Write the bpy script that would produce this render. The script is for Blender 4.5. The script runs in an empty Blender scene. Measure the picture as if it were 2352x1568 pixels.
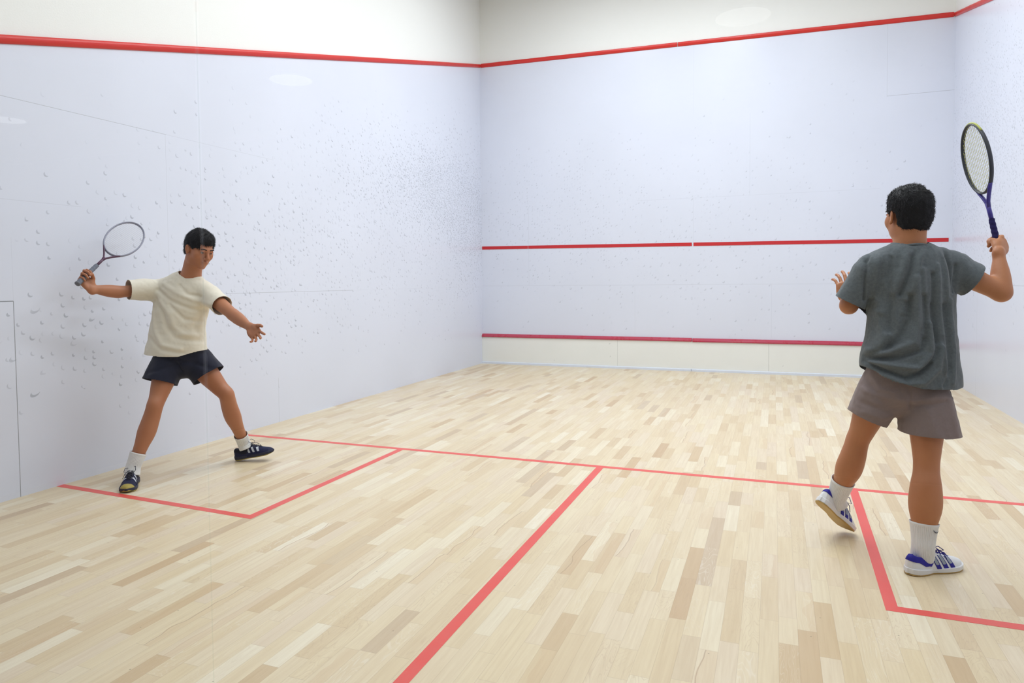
import bpy, math, random
import numpy as np
from mathutils import Vector, Matrix
random.seed(7); RNG = np.random.RandomState(11)
C = bpy.context.scene.collection
scene = bpy.context.scene
def A3(*a): return np.array(a, float)
def nrm(v):
    v = np.array(v, float); return v/np.linalg.norm(v)

# ------------------------------------------------------------------ camera
CAM_POS = A3(4.3325, -0.4217, 1.3056)
yaw, pitch, roll = -0.374573, -0.041139, -0.008934
fw = A3(math.sin(yaw)*math.cos(pitch), math.cos(yaw)*math.cos(pitch), math.sin(pitch))
rt = A3(math.cos(yaw), -math.sin(yaw), 0); up0 = np.cross(rt, fw)
rr = math.cos(roll)*rt+math.sin(roll)*up0; uu = -math.sin(roll)*rt+math.cos(roll)*up0
cam = bpy.data.cameras.new('camera'); camo = bpy.data.objects.new('camera', cam); C.objects.link(camo)
M = Matrix.Identity(4)
for i in range(3):
    M[i][0] = rr[i]; M[i][1] = uu[i]; M[i][2] = -fw[i]; M[i][3] = CAM_POS[i]
camo.matrix_world = M
cam.sensor_width = 36; cam.sensor_fit = 'HORIZONTAL'
cam.lens = 1591.385*36/2352
cam.shift_x = 23.1046/2352; cam.shift_y = -72.568/2352
cam.clip_start = 0.05; cam.clip_end = 100
scene.camera = camo

# ------------------------------------------------------------------ world, light, exposure
w = bpy.data.worlds.new('world'); scene.world = w; w.use_nodes = True
bg = w.node_tree.nodes['Background']; bg.inputs[0].default_value = (0.80, 0.88, 1.0, 1); bg.inputs[1].default_value = 0.10
scene.view_settings.view_transform = 'Standard'; scene.view_settings.look = 'None'
scene.view_settings.exposure = -0.47; scene.view_settings.gamma = 1; scene.view_settings.use_curve_mapping = False

W_, L_, H_ = 6.4, 9.75, 5.9            # court width, length, ceiling height
def area(name, loc, sx, sy, power, col, spread=180, rot=(0, 0, 0)):
    l = bpy.data.lights.new(name, 'AREA'); l.shape = 'RECTANGLE'; l.size = sx; l.size_y = sy
    l.energy = power; l.color = col; l.spread = math.radians(spread)
    o = bpy.data.objects.new(name, l); C.objects.link(o); o.location = loc; o.rotation_euler = rot
    return o
COOL = (0.905, 0.950, 1.0)
for (x, y, p) in ((2.0, 7.4, 68), (1.8, 4.4, 42), (1.1, 1.8, 12), (3.7, 7.1, 108), (3.2, 4.7, 75), (3.2, 2.2, 50),
                  (5.1, 6.4, 44), (5.3, 4.2, 34), (5.3, 1.8, 42)):
    area('ceiling_lamp_light', (x, y, 5.80), 0.35, 1.9, p, COOL, 174 if y > 7 else 164)

# ------------------------------------------------------------------ material helpers
class NT:
    def __init__(s, name):
        s.m = bpy.data.materials.new(name); s.m.use_nodes = True; s.t = s.m.node_tree
        s.b = s.t.nodes['Principled BSDF']; s.out = s.t.nodes['Material Output']
    def n(s, typ, **k):
        x = s.t.nodes.new(typ)
        for a, b in k.items(): setattr(x, a, b)
        return x
    def put(s, sock, v):
        if isinstance(v, (int, float)): sock.default_value = v
        elif isinstance(v, (tuple, list)):
            sock.default_value = tuple(v)+((1,) if sock.type == 'RGBA' and len(v) == 3 else ())
        else: s.t.links.new(v, sock)
    def ma(s, op, a, b=0.0, c=None, clamp=False):
        x = s.n('ShaderNodeMath', operation=op, use_clamp=clamp); s.put(x.inputs[0], a); s.put(x.inputs[1], b)
        if c is not None: s.put(x.inputs[2], c)
        return x.outputs[0]
    def mix(s, f, a, b, mode='MIX'):
        x = s.n('ShaderNodeMix', data_type='RGBA', blend_type=mode); s.put(x.inputs[0], f); s.put(x.inputs[6], a); s.put(x.inputs[7], b)
        return x.outputs[2]
    def sep(s, v):
        x = s.n('ShaderNodeSeparateXYZ'); s.put(x.inputs[0], v); return x.outputs
    def com(s, a, b, c=0.0):
        x = s.n('ShaderNodeCombineXYZ'); s.put(x.inputs[0], a); s.put(x.inputs[1], b); s.put(x.inputs[2], c); return x.outputs[0]
    def noise(s, v, scale, detail=2, rough=.5, dist=0.0, out=0):
        x = s.n('ShaderNodeTexNoise'); s.put(x.inputs['Vector'], v); x.inputs['Scale'].default_value = scale
        x.inputs['Detail'].default_value = detail; x.inputs['Roughness'].default_value = rough; x.inputs['Distortion'].default_value = dist
        return x.outputs[out]
    def white(s, v, out=0):
        x = s.n('ShaderNodeTexWhiteNoise', noise_dimensions='3D'); s.put(x.inputs['Vector'], v); return x.outputs[out]
    def mr(s, v, a, b, c=0.0, d=1.0, smooth=False):
        x = s.n('ShaderNodeMapRange', interpolation_type='SMOOTHSTEP' if smooth else 'LINEAR')
        s.put(x.inputs[0], v)
        for i, q in enumerate((a, b, c, d)): s.put(x.inputs[i+1], q)
        return x.outputs[0]
    def ramp(s, f, stops, interp='LINEAR'):
        x = s.n('ShaderNodeValToRGB'); cr = x.color_ramp; cr.interpolation = interp
        while len(cr.elements) < len(stops): cr.elements.new(.5)
        for e, (p, c) in zip(cr.elements, stops): e.position = p; e.color = (*c, 1)
        s.put(x.inputs[0], f); return x.outputs[0]
    def obj(s): return s.n('ShaderNodeTexCoord').outputs['Object']
    def pos(s): return s.n('ShaderNodeNewGeometry').outputs['Position']
    def bump(s, h, dist, strength=1.0):
        x = s.n('ShaderNodeBump'); x.inputs['Strength'].default_value = strength; x.inputs['Distance'].default_value = dist
        s.put(x.inputs['Height'], h); s.t.links.new(x.outputs[0], s.b.inputs['Normal'])
    def base(s, c): s.put(s.b.inputs['Base Color'], c)
    def set(s, **k):
        for a, v in k.items(): s.put(s.b.inputs[a.replace('_', ' ')], v)
        return s
def srgb(r, g, b):
    f = lambda c: (c/255/12.92) if c/255 <= .04045 else ((c/255+.055)/1.055)**2.4
    return (f(r), f(g), f(b))
def plain(name, col, rough=.5, spec=.5, var=.06, scale=30, bump=0, **k):
    t = NT(name); p = t.obj(); n = t.noise(p, scale, 3)
    c2 = tuple(max(0, c*(1-var*2)) for c in col)
    t.base(t.mix(n, col, c2)); t.set(Roughness=rough, **k); t.b.inputs['Specular IOR Level'].default_value = spec
    if bump: t.bump(t.noise(p, scale*6, 3), bump)
    return t.m

# ------------------------------------------------------------------ mesh helpers
def link(name, me, mat=None, parent=None, loc=None):
    o = bpy.data.objects.new(name, me); C.objects.link(o)
    if mat: me.materials.append(mat)
    if parent: o.parent = parent
    if loc is not None: o.location = loc
    return o
def mesh_np(name, V, F, smooth=True):
    me = bpy.data.meshes.new(name); V = np.asarray(V, np.float32); F = np.asarray(F, np.int32)
    nv, nf, k = len(V), len(F), F.shape[1]
    me.vertices.add(nv); me.vertices.foreach_set('co', V.ravel())
    me.loops.add(nf*k); me.loops.foreach_set('vertex_index', F.ravel())
    me.polygons.add(nf); me.polygons.foreach_set('loop_start', np.arange(0, nf*k, k, dtype=np.int32))
    me.polygons.foreach_set('use_smooth', np.full(nf, smooth)); me.update(calc_edges=True); me.validate(); return me
class MB:
    def __init__(s): s.v = []; s.f = []
    def box(s, lo, hi, bev=0):
        b = len(s.v); x0, y0, z0 = lo; x1, y1, z1 = hi
        s.v += [(x, y, z) for x in (x0, x1) for y in (y0, y1) for z in (z0, z1)]
        s.f += [tuple(b+i for i in q) for q in ((0, 1, 3, 2), (4, 6, 7, 5), (0, 4, 5, 1), (2, 3, 7, 6), (0, 2, 6, 4), (1, 5, 7, 3))]
        return s
    def prism(s, prof, p0, p1, up=(0, 0, 1)):
        """profile (a,b) swept from p0 to p1: a along side, b along up"""
        p0 = A3(*p0); p1 = A3(*p1); d = nrm(p1-p0); u = A3(*up); sd = nrm(np.cross(u, d)); b = len(s.v); n = len(prof)
        for p in (p0, p1):
            for (a, c) in prof: s.v.append(tuple(p+sd*a+u*c))
        for i in range(n):
            j = (i+1) % n; s.f.append((b+i, b+j, b+n+j, b+n+i))
        s.f.append(tuple(b+i for i in range(n))[::-1]); s.f.append(tuple(b+n+i for i in range(n)))
        return s
    def tube(s, pts, r, k=8, caps=True, closed=False):
        pts = [A3(*p) for p in pts]; n = len(pts); b = len(s.v); rs = r if isinstance(r, (list, tuple)) else [r]*n
        ref = None
        for i, p in enumerate(pts):
            if closed: d = nrm(pts[(i+1) % n]-pts[i-1])
            else: d = nrm(pts[min(i+1, n-1)]-pts[max(i-1, 0)])
            if ref is None: ref = nrm(np.cross(d, A3(.3, .2, .9) if abs(d[2]) < .9 else A3(1, 0, 0)))
            ref = nrm(ref-d*(ref@d)); v = np.cross(d, ref)
            for j in range(k):
                a = 2*math.pi*j/k; s.v.append(tuple(p+(ref*math.cos(a)+v*math.sin(a))*rs[i]))
        for i in range(n if closed else n-1):
            i2 = (i+1) % n
            for j in range(k):
                j2 = (j+1) % k; s.f.append((b+i*k+j, b+i*k+j2, b+i2*k+j2, b+i2*k+j))
        if caps and not closed:
            s.f.append(tuple(b+j for j in range(k))[::-1]); s.f.append(tuple(b+(n-1)*k+j for j in range(k)))
        return s
    def build(s, name, mat, parent=None, smooth=False, off=None, bevel=0):
        me = bpy.data.meshes.new(name)
        v = s.v if off is None else [tuple(np.array(p)-off) for p in s.v]
        me.from_pydata([tuple(map(float, p)) for p in v], [], s.f)
        import bmesh
        bm = bmesh.new(); bm.from_mesh(me); bmesh.ops.recalc_face_normals(bm, faces=bm.faces); bm.to_mesh(me); bm.free()
        for p in me.polygons: p.use_smooth = smooth
        o = link(name, me, mat, parent)
        if bevel:
            m = o.modifiers.new('bevel', 'BEVEL'); m.width = bevel; m.segments = 2; m.limit_method = 'ANGLE'
        return o
def tag(o, label=None, cat=None, group=None, kind=None):
    for k, v in (('label', label), ('category', cat), ('group', group), ('kind', kind)):
        if v: o[k] = v
    return o
def empty(name, loc):
    o = bpy.data.objects.new(name, None); C.objects.link(o); o.location = loc; o.empty_display_size = .1; return o

# ------------------------------------------------------------------ signed-distance modelling
class Field:
    def __init__(s, lo, hi, h):
        s.lo = np.array(lo, np.float32); s.h = h; s.n = np.ceil((np.array(hi)-np.array(lo))/h).astype(int)+1
        s.d = np.full(s.n, .2, np.float32)
    def box(s, lo, hi):
        i0 = np.clip(np.floor((np.array(lo)-s.lo)/s.h).astype(int), 0, s.n); i1 = np.clip(np.ceil((np.array(hi)-s.lo)/s.h).astype(int)+1, 0, s.n)
        if np.any(i1 <= i0): return None, None
        ax = [(s.lo[k]+s.h*np.arange(i0[k], i1[k])).astype(np.float32) for k in range(3)]
        return tuple(slice(a, b) for a, b in zip(i0, i1)), np.stack(np.meshgrid(*ax, indexing='ij'), -1)
    def comb(s, lo, hi, fn, k=.01, op='add'):
        pad = 2*s.h+k*1.2+.004
        sl, P = s.box(np.array(lo)-pad, np.array(hi)+pad)
        if sl is None: return
        d2 = fn(P).astype(np.float32); d1 = s.d[sl]
        if op == 'sub': d2 = -d2
        if k > 0:
            hh = np.maximum(k-np.abs(d1-d2), 0)/k; q = hh*hh*k*.25
            s.d[sl] = np.minimum(d1, d2)-q if op == 'add' else np.maximum(d1, d2)+q
        else: s.d[sl] = np.minimum(d1, d2) if op == 'add' else np.maximum(d1, d2)
    def ell(s, c, r, R=None, k=.01, op='add'):
        c = np.array(c, float); r = np.array(r, float); R = np.eye(3) if R is None else np.array(R); m = r.max()   # R rows = axes
        def fn(P):
            q = (P-c.astype(np.float32))@R.T.astype(np.float32); a = np.sqrt(((q/r)**2).sum(-1))+1e-6; b = np.sqrt(((q/r**2)**2).sum(-1))+1e-6
            return a*(a-1)/b
        s.comb(c-m, c+m, fn, k, op)
    def cone(s, a, b, ra, rb, k=.01, op='add'):
        a = np.array(a, float); b = np.array(b, float); m = max(ra, rb); ab = b-a; L2 = ab@ab
        def fn(P):
            q = P-a; t = np.clip((q@ab)/L2, 0, 1); return np.linalg.norm(q-t[..., None]*ab, axis=-1)-(ra+(rb-ra)*t)
        s.comb(np.minimum(a, b)-m, np.maximum(a, b)+m, fn, k, op)
    def loft(s, pts, rad, side, k=.015, op='add', sub=3, flat=False):
        P0 = np.array(pts, float); R0 = np.array(rad, float); pts, rad = spl(P0, sub), spl(R0, sub); m = rad.max(); side = np.array(side, float)
        def fn(P):
            out = None
            for i in range(len(pts)-1):
                a, b = pts[i], pts[i+1]; ab = b-a; L = np.linalg.norm(ab); ax = ab/L
                U = nrm(side-ax*(side@ax)); Vv = np.cross(ax, U); q = P-a; tr = (q@ax); t = np.clip(tr, 0, L); w_ = tr-t; t = t/L
                ru = rad[i, 0]+(rad[i+1, 0]-rad[i, 0])*t; rv = rad[i, 1]+(rad[i+1, 1]-rad[i, 1])*t; mn = np.minimum(ru, rv)
                d = (np.sqrt(((q@U)/ru)**2+((q@Vv)/rv)**2+(w_/mn)**2)-1)*mn
                out = d if out is None else np.minimum(out, d)
            if flat: out = np.maximum(out, (P-pts[-1])@nrm(pts[-1]-pts[-2]))
            return out
        s.comb(pts.min(0)-m, pts.max(0)+m, fn, k, op)
    def mesh(s):
        return nets(s.d, s.lo, s.h)
def spl(P, sub):
    P = np.asarray(P, float)
    if sub <= 1: return P
    Q = np.vstack([2*P[0]-P[1], P, 2*P[-1]-P[-2]]); out = []
    for i in range(1, len(Q)-2):
        for j in range(sub):
            t = j/sub; out.append(.5*((2*Q[i])+(Q[i+1]-Q[i-1])*t+(2*Q[i-1]-5*Q[i]+4*Q[i+1]-Q[i+2])*t*t+(3*Q[i]-Q[i-1]-3*Q[i+1]+Q[i+2])*t**3))
    out.append(P[-1]); return np.array(out)
def nets(d, lo, h):
    n = np.array(d.shape); sgn = d < 0; st = np.array([n[1]*n[2], n[2], 1]); pos = []; cells = []; flip = []
    for ax in range(3):
        a = [slice(None)]*3; b = [slice(None)]*3; a[ax] = slice(0, -1); b[ax] = slice(1, None)
        for o in range(3):
            if o != ax: a[o] = slice(1, -1); b[o] = slice(1, -1)
        ii = np.argwhere(sgn[tuple(a)] != sgn[tuple(b)])
        for o in range(3):
            if o != ax: ii[:, o] += 1
        jj = ii.copy(); jj[:, ax] += 1
        d0 = d[tuple(ii.T)]; d1 = d[tuple(jj.T)]; t = d0/(d0-d1)
        p = ii.astype(np.float64); p[:, ax] += t; pos.append(p)
        u, v = (ax+1) % 3, (ax+2) % 3; base = ii@st
        cells.append(np.stack([base, base-st[u], base-st[u]-st[v], base-st[v]], 1)); flip.append(d0 < 0)
    pos = np.vstack(pos); cells = np.vstack(cells); flip = np.concatenate(flip)
    uq, inv = np.unique(cells.ravel(), return_inverse=True); inv = inv.reshape(-1, 4)
    cnt = np.bincount(inv.ravel(), minlength=len(uq)).astype(float)
    V = np.stack([np.bincount(inv.ravel(), weights=np.repeat(pos[:, k], 4), minlength=len(uq))/cnt for k in range(3)], 1)
    F = inv.copy(); F[~flip] = F[~flip][:, ::-1]
    V = V*h+lo; a, b, c, e = (V[F[:, i]] for i in range(4)); vol = (a*np.cross(b, c)).sum()+(a*np.cross(c, e)).sum()
    if vol < 0: F = F[:, ::-1].copy()
    return V, F
def normals(V, F):
    n = np.cross(V[F[:, 2]]-V[F[:, 0]], V[F[:, 3]]-V[F[:, 1]]) if F.shape[1] == 4 else np.cross(V[F[:, 1]]-V[F[:, 0]], V[F[:, 2]]-V[F[:, 0]])
    i = F.ravel(); N = np.stack([np.bincount(i, weights=np.repeat(n[:, j], F.shape[1]), minlength=len(V)) for j in range(3)], 1)
    return N/(np.linalg.norm(N, axis=1, keepdims=True)+1e-12)
def relax(V, F, it=2, f=.5):
    for _ in range(it):
        k = F.shape[1]; n = len(V); a = np.concatenate([F[:, i] for i in range(k)]); b = np.concatenate([F[:, (i+1) % k] for i in range(k)])
        a, b = np.concatenate([a, b]), np.concatenate([b, a]); c = np.bincount(a, minlength=n)
        S = np.stack([np.bincount(a, weights=V[b, j], minlength=n) for j in range(3)], 1)
        V = V+(S/np.maximum(c, 1)[:, None]-V)*f
    return V
def compact(V, F, keep):
    F = F[keep]; uq, inv = np.unique(F.ravel(), return_inverse=True); return V[uq], inv.reshape(F.shape), uq
def clip(V, F, g):
    """drop where g>0 and pull the border onto g=0"""
    G = g(V); keep = ~(G[F] > 0).all(1); V, F, _ = compact(V, F, keep)
    for _ in range(3):
        G = g(V); i = G > 0; P = V[i]; e = 1e-4
        gr = np.stack([(g(P+e*np.eye(3)[k])-g(P-e*np.eye(3)[k]))/(2*e) for k in range(3)], 1)
        V[i] = P-gr*(G[i]/np.maximum((gr**2).sum(1), 1e-6))[:, None]
    return V, F
def vnoise(P, scale, seed=0):
    """smooth value noise, -1..1"""
    P = np.asarray(P)*scale; I = np.floor(P).astype(np.int64); f = P-I; f = f*f*(3-2*f); out = 0
    def hsh(a, b, c):
        n = (a*73856093) ^ (b*19349663) ^ (c*83492791) ^ (seed*2654435761); n = (n ^ (n >> 13))*1274126177 & 0x7fffffff
        return ((n ^ (n >> 16)) & 0xffff)/32767.5-1
    for dx in (0, 1):
        for dy in (0, 1):
            for dz in (0, 1):
                wgt = (f[:, 0] if dx else 1-f[:, 0])*(f[:, 1] if dy else 1-f[:, 1])*(f[:, 2] if dz else 1-f[:, 2])
                out = out+wgt*hsh(I[:, 0]+dx, I[:, 1]+dy, I[:, 2]+dz)
    return out
def polydist(Q, pl):
    best = np.full(len(Q), 1e9); pl = np.array(pl, float)
    for i in range(len(pl)-1):
        a, b = pl[i], pl[i+1]; ab = b-a; t = np.clip(((Q-a)@ab)/(ab@ab), 0, 1)
        best = np.minimum(best, np.linalg.norm(Q-a-t[:, None]*ab, axis=1))
    return best
def loft_mesh(pts, rad, side, n=64, sub=6, disp=None):
    pts = spl(np.array(pts, float), sub); rad = spl(np.array(rad, float), sub); m = len(pts); side = np.array(side, float); V = []
    for i in range(m):
        ax = nrm(pts[min(i+1, m-1)]-pts[max(i-1, 0)]); U = nrm(side-ax*(side@ax)); W = np.cross(ax, U); a = np.arange(n)*2*math.pi/n
        e = np.zeros(n) if disp is None else disp(a, i/(m-1))
        V.append(pts[i]+np.outer(np.cos(a)*(rad[i, 0]+e), U)+np.outer(np.sin(a)*(rad[i, 1]+e), W))
    V = np.vstack(V); F = [(i*n+j, i*n+(j+1) % n, (i+1)*n+(j+1) % n, (i+1)*n+j) for i in range(m-1) for j in range(n)]
    return V, np.array(F)
def part(name, V, F, mat, parent, root, smooth=True, thick=0, off=-1):
    me = mesh_np(name, V-np.array(root), F, smooth); o = link(name, me, mat, parent)
    if thick:
        m = o.modifiers.new('thick', 'SOLIDIFY'); m.thickness = thick; m.offset = off
    return o
# ================================================================== the court
def marks(t, u, v, layers, flip=1.0):
    """ball marks: small crescents scattered with a density field; returns darkness 0..1"""
    tot = None
    for (cell, r, off, blobs, strength, stretch, ang) in layers:
        ca, sa = math.cos(ang), math.sin(ang)
        uu_ = t.ma('ADD', t.ma('MULTIPLY', u, ca), t.ma('MULTIPLY', v, sa)); vv_ = t.ma('SUBTRACT', t.ma('MULTIPLY', v, ca), t.ma('MULTIPLY', u, sa))
        P = t.com(t.ma('MULTIPLY', uu_, 1/(cell*stretch)), t.ma('MULTIPLY', vv_, 1/cell))
        vo = t.n('ShaderNodeTexVoronoi', voronoi_dimensions='2D', feature='F1'); t.put(vo.inputs['Vector'], P); vo.inputs['Scale'].default_value = 1
        q = t.n('ShaderNodeVectorMath', operation='SUBTRACT'); t.put(q.inputs[0], P); t.put(q.inputs[1], vo.outputs['Position'])
        cs = t.sep(vo.outputs['Color'])
        rr_ = t.ma('MULTIPLY', t.mr(cs[1], 0, 1, .7, 1.15), r/cell)
        l1 = t.n('ShaderNodeVectorMath', operation='LENGTH'); t.put(l1.inputs[0], q.outputs[0])
        sh = t.n('ShaderNodeVectorMath', operation='SUBTRACT'); t.put(sh.inputs[0], q.outputs[0]); t.put(sh.inputs[1], t.com(t.mr(cs[1], 0, 1, flip*off*r/cell*1.2, flip*off*r/cell*.8), t.mr(cs[2], 0, 1, off*.1*r/cell, off*1.2*r/cell)))
        l2 = t.n('ShaderNodeVectorMath', operation='LENGTH'); t.put(l2.inputs[0], sh.outputs[0])
        a = t.ma('DIVIDE', l1.outputs['Value'], rr_); b = t.ma('DIVIDE', l2.outputs['Value'], rr_)
        m = t.ma('MULTIPLY', t.mr(a, 1.0, .90, 0, 1), t.mr(b, .87, 1.0, .0, 1))
        den = None
        for (bu, bv, su, sv, amp) in blobs:
            e = t.ma('ADD', t.ma('POWER', t.ma('DIVIDE', t.ma('SUBTRACT', u, bu), su), 2.0), t.ma('POWER', t.ma('DIVIDE', t.ma('SUBTRACT', v, bv), sv), 2.0))
            g = t.ma('MULTIPLY', t.ma('EXPONENT', t.ma('MULTIPLY', e, -1.0)), amp)
            den = g if den is None else t.ma('ADD', den, g)
        on = t.mr(t.ma('SUBTRACT', t.ma('ADD', den, 0.0), cs[0]), 0, .06, 0, 1)
        m = t.ma('MULTIPLY', t.ma('MULTIPLY', m, on), t.ma('MULTIPLY', t.mr(cs[2], 0, 1, .25, 1), strength))
        tot = m if tot is None else t.ma('MAXIMUM', tot, m)
    return tot
def seams(t, u, v, segs):
    """thin panel joints: (u0,v0,u1,v1,half width,strength), axis aligned"""
    tot = None
    for (u0, v0, u1, v1, hw, st) in segs:
        if u0 == u1:
            m = t.ma('MULTIPLY', t.ma('LESS_THAN', t.ma('ABSOLUTE', t.ma('SUBTRACT', u, u0)), hw), t.ma('LESS_THAN', t.ma('ABSOLUTE', t.ma('SUBTRACT', v, (v0+v1)/2)), abs(v1-v0)/2))
        else:
            m = t.ma('MULTIPLY', t.ma('LESS_THAN', t.ma('ABSOLUTE', t.ma('SUBTRACT', v, v0)), hw), t.ma('LESS_THAN', t.ma('ABSOLUTE', t.ma('SUBTRACT', u, (u0+u1)/2)), abs(u1-u0)/2))
        m = t.ma('MULTIPLY', m, st); tot = m if tot is None else t.ma('MAXIMUM', tot, m)
    return tot
PANEL = srgb(226, 230, 244); PLASTER = srgb(244, 244, 241)
def wall_mat(name, uax, layers, segs, line, flip):
    """line=(a,b): height of the out line a+b*u; smooth panels under it, painted plaster over it"""
    t = NT(name); p = t.sep(t.pos()); u = p[uax]; v = p[2]
    lh = t.ma('ADD', t.ma('MULTIPLY', u, line[1]), line[0]); over = t.ma('GREATER_THAN', v, lh)
    n1 = t.noise(t.pos(), 1.1, 2); pc = t.mix(t.mr(n1, .35, .65, 0, 1), PANEL, tuple(c*.975 for c in PANEL))
    mk = marks(t, u, v, layers, flip)
    pc = t.mix(t.ma("MULTIPLY", mk, .75), pc, srgb(124, 131, 146))
    if segs: pc = t.mix(seams(t, u, v, segs), pc, srgb(110, 116, 118))
    n2 = t.noise(t.pos(), 90, 2); plc = t.mix(t.mr(n2, .3, .7, 0, 1), PLASTER, tuple(c*.985 for c in PLASTER))
    t.base(t.mix(over, pc, plc)); t.put(t.b.inputs['Roughness'], t.mr(over, 0, 1, .26, .75))
    t.b.inputs['Specular IOR Level'].default_value = .28
    t.bump(t.ma('MULTIPLY', n2, t.mr(over, 0, 1, .15, 1.0)), .0006)
    return t.m
L45 = .9
left_layers = [
    (.028, .0120, .60, [(8.5, 2.60, 1.1, .42, 1.1), (9.4, 2.2, .7, .45, 1.1), (7.6, 2.55, 1.5, .60, .35), (9.4, 2.0, .9, .9, .35), (9.2, 3.4, 1.0, .6, .12)], .85, 1.0, 0),
    (.050, .0140, .55, [(6.6, 2.50, 1.3, .6, .42), (5.4, 1.75, 1.8, .8, .30), (8.2, 2.5, 1.4, .8, .5), (7.2, 1.35, 1.6, .6, .30), (4.9, 1.3, .9, .6, .2), (8.8, 1.3, 1.4, .8, .2)], .55, 1.0, 0),
    (.070, .0165, .52, [(2.9, .95, .75, .28, .60), (4.0, 1.05, 1.0, .5, .36), (3.4, 1.7, 1.3, .6, .18), (5.0, 1.9, 2, .8, .30)], .62, 1.0, 0),
    (.16, .021, .40, [(2.75, .80, .40, .16, .80), (3.2, .85, .8, .25, .40)], .70, 1.75, .45),
]
front_layers = [
    (.040, .0120, .55, [(1.0, 2.3, 1.3, .8, .30), (3.2, 2.0, 3.0, 1.2, .14), (1.8, 2.9, 2.2, .6, .10)], .45, 1.0, 0),
    (.085, .0165, .55, [(1.6, 1.5, 2.4, .9, .22), (4.6, 2.4, 1.8, 1.4, .20), (4.0, 1.2, 2, .6, .15)], .45, 1.0, 0),
]
right_layers = [
    (.032, .0125, .55, [(9.0, 2.5, 1.2, .9, .60), (7.8, 2.6, 1.6, .9, .55), (8.0, 3.4, 2, .7, .15)], .55, 1.0, 0),
    (.070, .0165, .55, [(8.2, 2.5, 1.6, 1.0, .45), (8, 1.5, 2, .8, .15)], .50, 1.0, 0),
]
LL = (2.130, .2600)      # left out line: lower edge height = a + b*y
M_left = wall_mat('left wall panels', 1, left_layers, [
    (2.43, 0, 2.43, 1.211, .0022, .75), (0.0, 1.211, 2.43, 1.211, .0030, .8), (2.43, 1.211, 2.43, 1.6, .0012, .12),
    (0.0, 2.448, 3.62, 2.448, .0016, .42), (3.61, 1.2, 3.61, 2.448, .0014, .20), (3.62, 2.448, 4.83, 2.448, .0012, .20), (7.3, 2.448, 9.75, 2.448, .0012, .2),
    (4.2, 1.223, 6.1, 1.223, .0018, .38), (0, 1.83, 2.9, 1.83, .0012, .2), (6.1, 1.223, 9.75, 1.223, .0012, .12),
    (4.84, 0, 4.84, .42, .0018, .3), (4.84, 1.2, 4.84, 2.5, .001, .1), (7.27, 1.22, 7.27, 2.44, .0012, .15), (9.735, 2.0, 9.735, 4.6, .002, .25)], LL, 1.0)
M_front = wall_mat('front wall panels', 0, front_layers, [
    (0, 1.235, 6.4, 1.235, .0022, .18), (.79, 1.24, .79, 2.45, .0020, .16), (4.01, 2.45, 4.01, 3.58, .0022, .15), (5.66, 3.62, 5.66, 4.6, .0022, .18),
    (5.66, 3.632, 6.4, 3.632, .0024, .40), (2.44, 2.46, 5.6, 2.46, .0018, .14), (3.26, 1.8, 3.26, 2.46, .0018, .16), (3.26, 3.6, 3.26, 4.6, .0016, .12),
    (2.43, .5, 2.43, 1.235, .0018, .15), (4.30, .5, 4.30, 1.235, .0018, .15)], (4.662, -.0215), -1.0)
RL = (4.525-9.75*.243, .243)
M_right = wall_mat('right wall panels', 1, right_layers, [
    (8.53, 0, 8.53, 1.22, .0018, .3), (0, 1.223, 8.9, 1.223, .0022, .4), (0, 2.448, 9.75, 2.448, .0015, .15)], RL, -1.0)

M_ceil = plain('ceiling paint', srgb(225, 226, 224), .8, .3)
M_plain = plain('corridor paint', srgb(120, 118, 114), .9, .2)

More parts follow.
